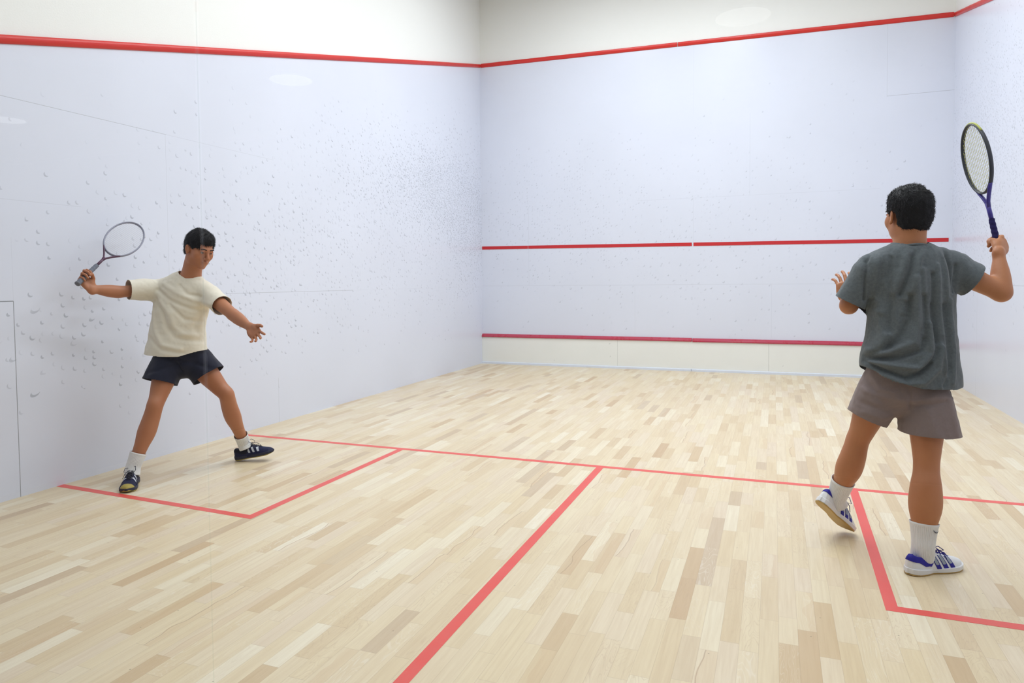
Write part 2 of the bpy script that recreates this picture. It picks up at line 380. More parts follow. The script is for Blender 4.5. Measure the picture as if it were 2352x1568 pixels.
# floor of maple strips ----------------------------------------------------------
def floor_mat():
    t = NT('maple strip floor'); p = t.sep(t.pos()); x = p[0]; y = p[1]; WD = .066; LN = .40
    r = t.ma('FLOOR', t.ma('DIVIDE', x, WD)); fx = t.ma('FRACT', t.ma('DIVIDE', x, WD))
    off = t.ma('MULTIPLY', t.white(t.com(r, 3.3, 0)), 17.0)
    yy = t.ma('ADD', t.ma('DIVIDE', y, LN), off); k = t.ma('FLOOR', yy); fy = t.ma('FRACT', yy)
    j = t.ma('MULTIPLY', t.white(t.com(r, k, 1.0)), .55); lt = t.ma('LESS_THAN', fy, j); pid = t.ma('SUBTRACT', k, lt)
    jn = t.ma('MULTIPLY', t.ma('ABSOLUTE', t.ma('SUBTRACT', fy, j)), LN)
    sx = t.ma('MULTIPLY', t.ma('MINIMUM', fx, t.ma('SUBTRACT', 1.0, fx)), WD)
    seed = t.com(r, pid, 5.0); w1 = t.white(seed); w2 = t.white(t.com(r, pid, 9.0)); w3 = t.white(t.com(pid, r, 2.0)); w4 = t.white(t.com(pid, r, 12.0))
    col = t.ramp(w1, [(0, srgb(205, 176, 138)), (.03, srgb(212, 187, 150)), (.10, srgb(221, 200, 165)), (.28, srgb(228, 210, 176)), (.50, srgb(232, 216, 184)),
                      (.72, srgb(229, 212, 186)), (.90, srgb(236, 223, 194)), (1, srgb(241, 231, 207))])
    col = t.mix(t.mr(w2, .2, 1, 0, .5), col, srgb(230, 212, 174))
    dark = t.mr(w2, .975, .98, 0, .45); col = t.mix(dark, col, srgb(180, 152, 128))
    # grain: lengthwise streaks, and swirling figure in some boards
    gp = t.com(t.ma('ADD', t.ma('MULTIPLY', x, 75.0), t.ma('MULTIPLY', w3, 90.0)), t.ma('ADD', t.ma('MULTIPLY', y, 3.2), t.ma('MULTIPLY', w4, 60.0)), t.ma('MULTIPLY', w1, 30.0))
    g1 = t.noise(gp, 1.0, 4, .6, .6)
    col = t.mix(t.mr(g1, .35, .75, 0, .24), col, srgb(178, 142, 100))
    gp2 = t.com(t.ma('ADD', t.ma('MULTIPLY', x, 14.0), t.ma('MULTIPLY', w4, 50.0)), t.ma('ADD', t.ma('MULTIPLY', y, 2.6), t.ma('MULTIPLY', w3, 70.0)), t.ma('MULTIPLY', w2, 40.0))
    g2 = t.noise(gp2, 1.0, 2, .5, .9)
    rings = t.ma('ABSOLUTE', t.ma('SUBTRACT', t.ma('FRACT', t.ma('MULTIPLY', g2, 17.0)), .5))
    fig = t.ma('MULTIPLY', t.mr(rings, .0, .16, 1, 0, True), t.mr(w4, .45, .95, 0, .30))
    col = t.mix(fig, col, t.mix(t.mr(w3, .45, .55, 0, 1), srgb(188, 158, 128), srgb(246, 240, 228)))
    # mineral streaks
    mp = t.noise(t.com(t.ma('MULTIPLY', w3, 80.0), t.ma('MULTIPLY', y, 4.5), r), 1.0, 2, .5)
    ms = t.ma('ABSOLUTE', t.ma('SUBTRACT', t.ma('ADD', fx, t.ma('MULTIPLY', t.ma('SUBTRACT', mp, .5), 1.1)), t.mr(w4, 0, 1, .25, .75)))
    ms = t.ma('MULTIPLY', t.mr(ms, .012, .05, 1, 0, True), t.mr(w3, .95, .965, 0, .50)); col = t.mix(ms, col, srgb(150, 112, 88))
    half = t.ma('MULTIPLY', t.ma('GREATER_THAN', t.ma('ADD', fx, t.ma('MULTIPLY', t.ma('SUBTRACT', mp, .5), 1.6)), t.mr(w4, 0, 1, .25, .75)), t.mr(w3, .90, .93, 0, .22)); col = t.mix(half, col, srgb(205, 168, 126))
    # joints
    js = t.ma('MAXIMUM', t.mr(sx, .0002, .0011, .30, 0), t.mr(jn, .0002, .0014, .34, 0)); col = t.mix(js, col, srgb(150, 120, 92))
    # small dents and scuffs
    vo = t.n('ShaderNodeTexVoronoi', voronoi_dimensions='2D'); t.put(vo.inputs['Vector'], t.pos()); vo.inputs['Scale'].default_value = 3.3
    dt = t.ma('MULTIPLY', t.mr(vo.outputs['Distance'], .006, .012, 1, 0), t.mr(t.sep(vo.outputs['Color'])[0], .5, .6, 0, .6)); col = t.mix(dt, col, srgb(95, 75, 60))
    big = t.noise(t.pos(), .55, 2); col = t.mix(t.mr(big, .4, .7, 0, .10), col, srgb(205, 190, 170))
    t.base(col); t.put(t.b.inputs['Roughness'], t.mr(g1, .2, .8, .30, .38)); t.b.inputs['Specular IOR Level'].default_value = .42
    t.bump(t.ma('ADD', t.ma('MULTIPLY', g1, .25), t.ma('MULTIPLY', js, -1.0)), .00035)
    return t.m
M_floor = floor_mat()

# shell --------------------------------------------------------------------------
def struct(o): o['kind'] = 'structure'; return o
T = .12
floor = struct(MB().box((-T, -4.6, -T), (W_+T, L_+T, 0)).build('floor', M_floor))
wl = struct(MB().box((-T, 0, 0), (0, L_, H_)).build('wall_left', M_left))
wf = struct(MB().box((-T, L_, 0), (W_+T, L_+T, H_)).build('wall_front', M_front))
wr = struct(MB().box((W_, 0, 0), (W_+T, L_, H_)).build('wall_right', M_right))
cl = struct(MB().box((-T, 0, H_), (W_+T, L_+T, H_+T)).build('ceiling', M_ceil))
# wall above the glass at the back
M_pl = plain('back wall plaster', srgb(225, 226, 224), .8, .3)
struct(MB().box((-T, -T, 2.62), (W_+T, 0, H_)).build('wall_back', M_pl))

# painted floor lines (parts of the floor), 50 mm wide
def line_mat():
    t = NT('red floor paint'); p = t.pos(); n = t.noise(p, 35, 4, .7); n2 = t.noise(p, 5, 2)
    c = t.mix(t.mr(n, .35, .7, 0, .5), srgb(232, 84, 76), srgb(224, 98, 90)); c = t.mix(t.mr(n2, .4, .7, 0, .35), c, srgb(236, 110, 100))
    wn = t.noise(p, 160, 2, .7); c = t.mix(t.mr(wn, .70, .76, 0, .6), c, srgb(226, 170, 150))
    t.base(c); t.set(Roughness=.36); t.b.inputs['Specular IOR Level'].default_value = .4; return t.m
M_line = line_mat()
e = .0008
def fline(name, polys, label=None):
    b = MB()
    for q in polys:
        k = len(b.v); b.v += [(x, y, e) for x, y in q]; b.v += [(x, y, -.0005) for x, y in q]; n = len(q)
        b.f.append(tuple(range(k, k+n))); b.f += [(k+i, k+(i+1) % n, k+n+(i+1) % n, k+n+i) for i in range(n)]
    o = b.build(name, M_line, floor)
    if label: o['label'] = label
sy = 4.262
fline('short_line', [[(0, 4.268), (6.4, 4.30), (6.4, 4.35), (0, 4.318)]], 'red line running across the court floor')
fline('half_court_line', [[(3.182, 0.0), (3.232, 0.0), (3.232, 4.284), (3.182, 4.284)]], 'red line running down the middle of the court floor')
fline('service_box_line', [[(0, 2.66), (0, 2.71), (1.585, 2.648), (1.597, 4.276), (1.647, 4.276), (1.635, 2.598)]], 'red lines of the left service box')
fline('service_box_line', [[(4.772, 4.292), (4.820, 4.292), (4.798, 2.665), (6.4, 2.665), (6.4, 2.615), (4.750, 2.615)]], 'red lines of the right service box')

# red rails of the out line
def red_mat(name, c, c2, rough):
    t = NT(name); p = t.pos(); n = t.noise(p, 9, 4, .7)
    t.base(t.mix(t.mr(n, .4, .75, 0, .5), c, c2)); t.put(t.b.inputs['Roughness'], t.mr(n, .3, .7, rough, rough+.15)); t.b.inputs['Specular IOR Level'].default_value = .55
    t.bump(t.noise(p, 60, 3), .0006); return t.m
M_rail = red_mat('red rail enamel', srgb(214, 44, 38), srgb(205, 52, 46), .30)
M_serv = red_mat('red service line paint', srgb(200, 30, 38), srgb(196, 36, 42), .45)
M_tin = red_mat('worn red tin rail enamel', srgb(188, 58, 80), srgb(176, 66, 98), .22)
def rail_profile(h, d):
    """rounded bead, depth d out of the wall"""
    return [(0, 0), (d*.25, 0), (d*.5, h*.08), (d*.80, h*.28), (d*.95, h*.45), (d, h*.62), (d*.94, h*.82), (d*.7, h*.95), (d*.4, h), (0, h)]
def rail(p0, p1, h, d, side, label):
    prof = [(side*a, b) for a, b in rail_profile(h, d)]
    o = MB().prism(prof, p0, p1).build('out_line_rail', M_rail, smooth=False); return tag(o, label, 'rail', None)
# direction along +y : side vector = up x d = (-1,0,0)  -> positive x needs side=-1
rail((0.0005, 0.0, LL[0]), (0.0005, 9.735, LL[0]+LL[1]*9.735), .054, .022, -1, 'long red rail sloping along the left wall')
fz = lambda x: 4.662-.0215*x
rail((0.022, 9.7495, fz(.02)), (3.035, 9.7495, fz(3.035)), .060, .024, -1, 'left length of the red rail across the top of the front wall')
rail((3.045, 9.7495, fz(3.045)), (6.378, 9.7495, fz(6.378)), .060, .024, -1, 'right length of the red rail across the top of the front wall')
rail((6.3995, 0.0, RL[0]), (6.3995, 9.735, RL[0]+RL[1]*9.735), .056, .022, 1, 'red rail sloping along the right wall, in the top right corner')
# service line strips
sl = lambda x: 1.8135-.0094*x
for (x0, x1, lab) in ((.006, .775, 'short red service line strip at the left end of the front wall'),
                      (.781, 3.240, 'middle red service line strip, left of the white gap on the front wall'),
                      (3.262, 6.365, 'long red service line strip passing behind the neck of the player in grey')):
    b = MB().prism([(0, 0), (-.004, 0), (-.004, .048), (0, .048)], (x0, 9.7498, sl(x0)), (x1, 9.7498, sl(x1)))
    tag(b.build('service_line_strip', M_serv), lab, 'wall line', None)
# the tin
tin = tag(empty('tin', (3.2, 9.73, 0)), 'low cream tin board with glossy red top rail along the front wall', 'board')
off = A3(3.2, 9.73, 0)
tt = NT('cream tin paint'); tp = tt.sep(tt.pos()); nn = tt.noise(tt.pos(), 3, 3)
tcol = tt.mix(tt.mr(nn, .4, .7, 0, .3), srgb(241, 242, 238), srgb(234, 236, 233)); tcol = tt.mix(seams(tt, tp[0], tp[2], [(2.18, .04, 2.18, .425, .003, .30), (4.27, .04, 4.27, .425, .003, .45)]), tcol, srgb(140, 144, 140))
tcol = tt.mix(marks(tt, tp[0], tp[2], [(.17, .014, .4, [(3, .2, 3, .3, .25)], .45, 1.0, 0)], -1.0), tcol, srgb(140, 146, 150))
tt.base(tcol); tt.set(Roughness=.45)
MB().box((.001, 9.722, .03), (6.399, 9.7499, .426)).build('tin_panel', tt.m, tin, off=off)
rp = [(-.0, 0), (-.040, 0), (-.046, .006), (-.044, .022), (-.014, .050), (0, .052)]
MB().prism(rp, (.001, 9.7495, .424), (3.246, 9.7495, .424)).build('top_rail', M_tin, tin, off=off, bevel=.002)
MB().prism(rp, (3.254, 9.7495, .420), (6.399, 9.7495, .420)).build('top_rail', M_tin, tin, off=off, bevel=.002)
M_base = plain('bluish white base strip', srgb(226, 232, 244), .4, .5)
for x0, x1 in ((.001, 3.236), (3.240, 6.399)):
    MB().prism([(0, 0), (-.044, 0), (-.042, .028), (-.034, .036), (0, .038)], (x0, 9.7495, 0), (x1, 9.7495, 0)).build('base_strip', M_base, tin, off=off)
# dark shadow gap at the foot of the side walls
M_gap = plain('dark joint', srgb(95, 88, 80), .8, .2)

# glass back wall and the gallery ceiling behind it --------------------------------
def glass_mat():
    t = NT('clear glass'); t.t.nodes.remove(t.b)
    ge = t.n('ShaderNodeNewGeometry'); dt = t.n('ShaderNodeVectorMath', operation='DOT_PRODUCT'); t.put(dt.inputs[0], ge.outputs['Incoming']); t.put(dt.inputs[1], ge.outputs['Normal'])
    fz_ = t.ma('MULTIPLY_ADD', t.ma('POWER', t.ma('SUBTRACT', 1.0, t.ma('ABSOLUTE', dt.outputs['Value']), clamp=True), 5.0), .96, .035)
    tr = t.n('ShaderNodeBsdfTransparent'); tr.inputs[0].default_value = (.985, .995, .99, 1); gl = t.n('ShaderNodeBsdfGlossy'); gl.inputs['Roughness'].default_value = 0
    mx = t.n('ShaderNodeMixShader'); t.put(mx.inputs[0], fz_); t.put(mx.inputs[1], tr.outputs[0]); t.put(mx.inputs[2], gl.outputs[0]); t.t.links.new(mx.outputs[0], t.out.inputs[0])
    return t.m
M_glass = glass_mat()
GT = .003
GX = 3.916                        # joint between two panes
for k, (x0, x1) in enumerate(((0.002, 1.3), (1.3015, GX-.0008), (GX+.0008, 6.398))):
    struct(MB().box((x0, -GT, .002), (x1, 0, 2.62)).build('window_%d' % (k+1), M_glass))
struct(MB().box((-3.2, -4.6, 2.60), (W_+T, -.121, 2.72)).build('ceiling_gallery', M_plain))
def emis(name, c, s):
    t = NT(name); t.b.inputs['Emission Color'].default_value = (*c, 1); t.b.inputs['Emission Strength'].default_value = s; return t.m
M_dl = emis('downlight diffuser', (1, 1, 1), 1.0); M_ring = plain('downlight trim', (.5, .5, .5), .4)
for x in (4.18, 1.47, -1.23):
    r = tag(empty('round_downlight', (x, -3.24, 2.6)), None, 'ceiling light', 'round downlights over the gallery')
    r['label'] = 'round ceiling downlight of the gallery, seen as a faint oval reflection in the glass'
    a = np.arange(40)*2*math.pi/40; V = [(x+math.cos(t_)*R, -3.24+math.sin(t_)*R, z) for R, z in ((.130, 2.592),) for t_ in a]
    b = MB(); b.v = V+[(x+math.cos(t_)*.13, -3.24+math.sin(t_)*.13, 2.5995) for t_ in a]; b.f = [tuple(range(40))]+[(i, (i+1) % 40, 40+(i+1) % 40, 40+i) for i in range(40)]
    b.build('diffuser', M_dl, r, off=A3(x, -3.24, 2.6))
    b = MB().tube([(x+math.cos(t_)*.135, -3.24+math.sin(t_)*.135, 2.595) for t_ in a], .006, 6, closed=True); b.build('trim_ring', M_ring, r, off=A3(x, -3.24, 2.6))
# ================================================================== people and their rackets
def skin_mat(name, c, c2):
    t = NT(name); p = t.pos(); n = t.noise(p, 9, 3); n2 = t.noise(p, 240, 2)
    t.base(t.mix(t.mr(n, .35, .7, 0, .5), c, c2)); t.set(Roughness=.48); t.b.inputs['Specular IOR Level'].default_value = .4
    t.b.inputs['Subsurface Weight'].default_value = .10; t.b.inputs['Subsurface Radius'].default_value = (1, .35, .2); t.b.inputs['Subsurface Scale'].default_value = .008
    t.bump(n2, .0004); return t.m
def cloth_mat(name, c, c2, heather=.5, rough=.9, fine=420):
    t = NT(name); p = t.pos(); n = t.noise(p, 90, 4, .7); n2 = t.noise(p, fine, 2); n3 = t.noise(p, 7, 3)
    col = t.mix(t.mr(n, .35, .65, 0, heather), c, c2); col = t.mix(t.mr(n3, .4, .7, 0, heather*.4), col, c2)
    t.base(col); t.set(Roughness=rough); t.b.inputs['Specular IOR Level'].default_value = .2
    t.b.inputs['Sheen Weight'].default_value = .15; t.bump(n2, .0005); return t.m

def head_parts(D, c, Rm, sc=1.0, neck=None, nr=.056, nr2=.064):
    """c centre between the ears, rows of Rm = right, front, up"""
    Rm = np.array(Rm); G = lambda *a: c+(A3(*a)*sc)@Rm
    E = lambda p, r, k=.012, op='add', R=Rm: D.ell(G(*p), np.array(r)*sc, R, k, op)
    if neck is not None:
        D.cone(G(0, -.030, -.045), neck, nr*sc, nr2, .02)
    E((0, -.012, .030), (.075, .096, .083), .015); E((0, .026, -.030), (.062, .066, .082), .03); E((0, .032, -.078), (.048, .052, .040), .03)
    E((0, .074, -.106), (.020, .016, .016), .02)
    for s in (-1, 1):
        E((s*.050, .050, -.030), (.018, .026, .024), .025); E((s*.052, -.002, -.070), (.016, .030, .026), .03)
    D.cone(G(-.032, .086, .020), G(.032, .086, .020), .010*sc, .010*sc, .015)
    for s in (-1, 1): E((s*.031, .103, .0), (.015, .014, .010), .012, 'sub')
    D.cone(G(0, .090, .008), G(0, .114, -.032), .007*sc, .0115*sc, .012); E((0, .108, -.038), (.012, .012, .009), .008)
    for s in (-1, 1): E((s*.012, .101, -.040), (.007, .009, .007), .006); E((s*.031, .089, .0075), (.016, .010, .0045), .004)
    E((0, .092, -.063), (.023, .013, .0065), .006); E((0, .090, -.074), (.020, .013, .0075), .005); E((0, .106, -.0685), (.024, .006, .0016), .003, 'sub')
    for s in (-1, 1):
        th = .25; R2 = np.array([Rm[0]*math.cos(.45)-Rm[1]*s*math.sin(.45)*-1, 0*Rm[0], Rm[2]]); a1 = nrm(R2[0]); a3 = nrm(Rm[2]*math.cos(th)-Rm[1]*math.sin(th)); a2 = nrm(np.cross(a3, a1)); a3 = np.cross(a1, a2)
        RR = np.array([a1, a2, a3])
        D.ell(G(s*.081, -.012, -.012), A3(.0075, .018, .031)*sc, RR, .006); D.ell(G(s*.089, -.009, -.009), A3(.0055, .010, .019)*sc, RR, .004, 'sub'); D.ell(G(s*.083, -.006, -.036), A3(.006, .008, .010)*sc, RR, .004)
def hand(D, w_, X, Z, side, curls, spread, thumb, sc=1.0, diag=0.0):
    """w_ wrist, X along the palm, Z out of the palm, side +1 left hand (Y = thumb side = Z x X) -1 right hand"""
    X = nrm(X); Z = nrm(Z-X*(Z@X)); Y = np.cross(Z, X)*side
    P = lambda x, y, z: w_+(X*x+Y*y+Z*z)*sc
    R3 = np.array([X, Y, Z]); tn = math.tan(diag)
    D.loft([P(-.02, 0, 0), P(.02, .002, 0), P(.055, .003, .001), P(.088, .001, .001)], [(.027, .021), (.033, .018), (.041, .016), (.040, .013)], Y, .012)
    D.ell(P(.035, .026, .009), A3(.030, .016, .015)*sc, R3, .012); D.ell(P(.04, -.026, .007), A3(.034, .013, .012)*sc, R3, .012)
    bases = ((.088, .031), (.092, .0105), (.088, -.0105), (.080, -.030)); lens = ((.043, .026, .021), (.048, .030, .022), (.044, .028, .022), (.034, .021, .019))
    rads = (.0090, .0092, .0088, .0078)
    tips = []
    for i in range(4):
        bx, by = bases[i]; bx += by*tn*.9; a = 0; sp = spread*(1.5-i)*.5; p = P(bx-.012, by, 0); cu = curls[i]
        dx = X*math.cos(sp)+Y*math.sin(sp); q0 = p; pts = [p, P(bx, by, 0)]; q = pts[-1]
        for L, c_ in zip(lens[i], cu):
            a += c_; q = q+(dx*math.cos(a)+Z*math.sin(a))*L*sc; pts.append(q)
        r = rads[i]*sc
        for j in range(len(pts)-1):
            D.cone(pts[j], pts[j+1], r*(1.08-.06*j), r*(1.02-.07*j), .006 if j == 0 else .0015)
        tips.append(pts)
    th = [P(*t) for t in thumb]
    for j in range(len(th)-1): D.cone(th[j], th[j+1], (.0135-.0015*j)*sc, (.0125-.0018*j)*sc, .008 if j == 0 else .002)
    return Y
GRIP_TH = ((.022, .024, .006), (.050, .044, .020), (.073, .036, .046), (.080, .014, .056))
OPEN_TH = ((.022, .024, .004), (.048, .046, .012), (.078, .062, .020), (.100, .068, .024))
def frame_seg(a, b, side):
    ax = nrm(b-a); U = nrm(side-ax*(side@ax)); return U, np.cross(ax, U)
def arm(D, sh, el, wr, X, s=1.0, side=A3(0, 0, 1)):
    D.loft([sh, sh+(el-sh)*.3, sh+(el-sh)*.6, el+(sh-el)*.08, el], [(.050*s, .048*s), (.048*s, .052*s), (.043*s, .047*s), (.038*s, .040*s), (.037*s, .038*s)], side, .012)
    D.loft([el, el+(wr-el)*.22, el+(wr-el)*.5, el+(wr-el)*.8, wr], [(.038*s, .038*s), (.043*s, .040*s), (.038*s, .035*s), (.029*s, .025*s), (.027*s, .021*s)], side, .02)
def leg(D, hip, kn, an, front, s=1.0, cs=1.0):
    """front = direction the knee points to"""
    side = np.cross(front, kn-an)
    u = kn-hip; v = an-kn; b = -front
    D.loft([hip, hip+u*.25, hip+u*.5, hip+u*.8, kn+front*.003, kn+v*.22+b*.011, kn+v*.42+b*.014, kn+v*.62+b*.008, kn+v*.82+b*.002, an],
           [(.080*s, .084*s), (.080*s, .086*s), (.074*s, .080*s), (.058*s, .061*s), (.052*s, .054*s), (.0585*s*cs, .060*s*cs), (.062*s*cs, .061*s*cs), (.0485*s*cs, .048*s*cs), (.040*s, .040*s), (.037*s, .040*s)], side, .02, sub=5)
    D.ell(kn+front*.022*s, A3(.034, .034, .040)*s, None, .03)
def hair_mesh(c, Rm, sc, fn_keep, ells, h, lo, hi, seed, strand=.012, n=2600, swirl=(0, -.4, -.7)):
    D = Field(lo, hi, h); Rm = np.array(Rm)
    for (p, r, k) in ells: D.ell(c+(A3(*p)*sc)@Rm, A3(*r)*sc, Rm, k)
    V, F = D.mesh(); N = normals(V, F)
    lc = lambda P: ((P-c)@Rm.T)/sc
    q = lc(V); V = V+N*(vnoise(q*A3(1, 1, .45), 90, seed)*.0022+vnoise(q, 38, seed+1)*.0030)[:, None]
    V, F = clip(V, F, lambda P: fn_keep(lc(P))); N = normals(V, F)
    rs = np.random.RandomState(seed); ids = rs.choice(len(V), n); SV = []; SF = []
    sw = A3(*swirl)@Rm
    for i in ids:
        p = V[i]; nn_ = N[i]; tng = sw-nn_*(sw@nn_)+rs.normal(0, .35, 3); tng = nrm(tng-nn_*(tng@nn_)); L = strand*(.5+rs.rand()*.9); u = nrm(np.cross(tng, nn_))*.0011
        lift = .25+.5*rs.rand(); m = p+tng*L*.6+nn_*L*lift*.5; e_ = p+tng*L+nn_*L*lift*.75; b = len(SV)
        SV += [p-u-nn_*.002, p+u-nn_*.002, m+u*.7, m-u*.7, e_+u*.1, e_-u*.1]; SF += [(b, b+1, b+2, b+3), (b+3, b+2, b+4, b+5)]
    V2 = np.vstack([V, np.array(SV)]); F2 = np.vstack([F, np.array(SF)+len(V)]); return V2, F2

# ---- shoe, in its own frame: x to the toe, y to the left, z up, origin under the ankle
def shoe_shapes(h=.0017):
    xs = A3(-.088, -.080, -.065, -.04, -.01, .02, .05, .085, .12, .150, .180, .198, .206); wd = A3(.004, .022, .031, .036, .036, .036, .040, .045, .048, .047, .038, .022, .004)
    top = A3(.055, .080, .090, .088, .084, .092, .094, .080, .066, .056, .048, .040, .030)
    lo, hi = A3(-.1, -.06, -.004), A3(.22, .06, .12)
    D = Field(lo, hi, h)
    def up(P):
        w_ = np.interp(P[..., 0], xs, wd); t_ = np.interp(P[..., 0], xs, top)-.012; z = P[..., 2]-.012
        zz = np.clip(z/t_, 0, 3); w2 = w_*(1-.10*zz)
        d = ((np.abs(P[..., 1])/w2)**2.4+zz**2.4)**(1/2.4)-1
        return np.maximum(d*np.minimum(w2, t_), np.maximum(-z, np.maximum(P[..., 0]-.206, -.088-P[..., 0])))
    D.comb(lo, hi, up, 0); D.ell((-.022, 0, .098), (.046, .025, .030), None, .006, 'sub')
    U = D.mesh(); U = (relax(U[0], U[1], 3, .5), U[1])
    def sole(z0, z1, ex):
        S = Field(lo, hi, h)
        def fn(P):
            w_ = np.interp(P[..., 0], xs*1.0, wd)+ex; w_ = w_-.006*np.exp(-((P[..., 0]-.03)/.03)**2)
            zt = z1+.008*np.clip((-P[..., 0]-.0)/.09, 0, 1)+.004*np.clip((P[..., 0]-.16)/.04, 0, 1) if z1 > .012 else z1
            zb = z0+.010*np.clip((P[..., 0]-.15)/.055, 0, 1)**2+.003*np.clip((-.05-P[..., 0])/.04, 0, 1)
            return np.maximum(np.maximum(np.abs(P[..., 1])-w_, np.maximum(P[..., 0]-.206-ex, -.088-ex-P[..., 0])), np.maximum(P[..., 2]-zt, zb-P[..., 2]))
        S.comb(lo, hi, fn, 0); V, F = S.mesh(); return relax(V, F, 7, .5), F
    mid = sole(.006, .026, .0045); out = sole(.0, .0085, .003)
    return U, mid, out
SHOE = shoe_shapes()
def shoe(parent, root, pos_, fwd, upv, mats, label, mirror=1, toe_gum=False):
    """mats: upper, collar, sole, gum, stripe, edge, lace"""
    X = nrm(fwd); Z = nrm(upv-X*(upv@X)); Y = np.cross(Z, X)
    mw = Matrix(((X[0], Y[0], Z[0], pos_[0]-root[0]), (X[1], Y[1], Z[1], pos_[1]-root[1]), (X[2], Y[2], Z[2], pos_[2]-root[2]), (0, 0, 0, 1)))
    (V, F), mid, out = SHOE; N = normals(V, F)
    me = mesh_np('shoe', V, F); o = link('shoe', me, mats['upper'], parent); o.matrix_local = mw
    if label: o['label'] = label
    def patch(name, g, mat, h_):
        cen = V[F].mean(1); keep = g(cen[:, 0], cen[:, 1], cen[:, 2]); 
        if keep.sum() < 4: return
        v, f, uq = compact(V, F, keep); n = N[uq]; v = relax(v, f, 1, .4)+n*h_
        ob = link(name, mesh_np(name, v, f), mat, o); m = ob.modifiers.new('t', 'SOLIDIFY'); m.thickness = .0016; m.offset = -1; return ob
    link('midsole', mesh_np('midsole', *mid), mats['sole'], o); link('outsole', mesh_np('outsole', *out), mats['gum'], o)
    patch('collar', lambda x, y, z: (z > np.interp(x, [-.09, -.075, -.05, -.02, .012, .030, .031], [.068, .062, .058, .040, .038, .060, .2])) & (x < .032), mats['collar'], .0022)
    patch('tongue', lambda x, y, z: (np.abs(y) < .017-.04*(x-.02).clip(0, .1)) & (x > .026) & (x < .128) & (z > .045), mats['collar'], .0014)
    for k in range(3):
        x0 = .048+.034*k; c_ = lambda x, z: x-x0+.42*(z-.03)
        for sd in (-1, 1):
            patch('side_stripe', lambda x, y, z: (y*sd > .012) & (np.abs(c_(x, z)) < .0085) & (z > .040) & (z < .086-.008*k), mats['stripe'], .0016)
            patch('stripe_edge', lambda x, y, z: (y*sd > .012) & ((np.abs(c_(x, z)) < .0112) & (np.abs(c_(x, z)) > .0080) | (np.abs(c_(x, z)) < .0112) & (z < .042)) & (z > .024) & (z < .088-.008*k), mats['edge'], .0020)
    if toe_gum: patch('toe_guard', lambda x, y, z: (x > .163+.25*(z-.02)), mats['gum'], .0020)
    b = MB(); tz = lambda x: float(np.interp(x, [.02, .05, .085, .12], [.098, .098, .084, .069]))
    for i in range(5):
        x = .040+i*.018; w_ = .020-.001*i; z = tz(x)
        b.tube([(x, -w_, z-.010), (x+.002, -w_*.6, z-.001), (x+.004, 0, z+.003), (x+.006, w_*.6, z-.001), (x+.008, w_, z-.010)], .0022, 6)
    b.tube([(.036, 0, .101), (.030, .014, .122), (.046, .030, .130), (.070, .034, .112), (.066, .026, .100), (.046, .010, .102), (.036, 0, .101)], .0019, 6)
    b.tube([(.036, 0, .101), (.034, -.014, .118), (.050, -.030, .122), (.076, -.034, .104), (.064, -.020, .098), (.036, 0, .101)], .0019, 6)
    b.tube([(.038, .002, .102), (.060, .006, .106), (.090, .018, .094), (.112, .026, .074)], .0018, 6); b.tube([(.038, -.002, .102), (.056, -.010, .108), (.080, -.028, .090), (.088, -.040, .064)], .0018, 6)
    b.build('laces', mats['lace'], o, smooth=True)
    return o
def sock(parent, root, pts, rad, side, mat, label, ribs=46, amp=.0011):
    V, F = loft_mesh(pts, rad, side, n=ribs*5, sub=8, disp=lambda a, t: amp*np.cos(a*ribs)*(1 if .03 < t < .93 else 0)+(.0022 if t > .95 else 0))
    o = part('sock', V, F[:, ::-1], mat, parent, root, thick=.0025, off=-1)
    if label: o['label'] = label
    return o

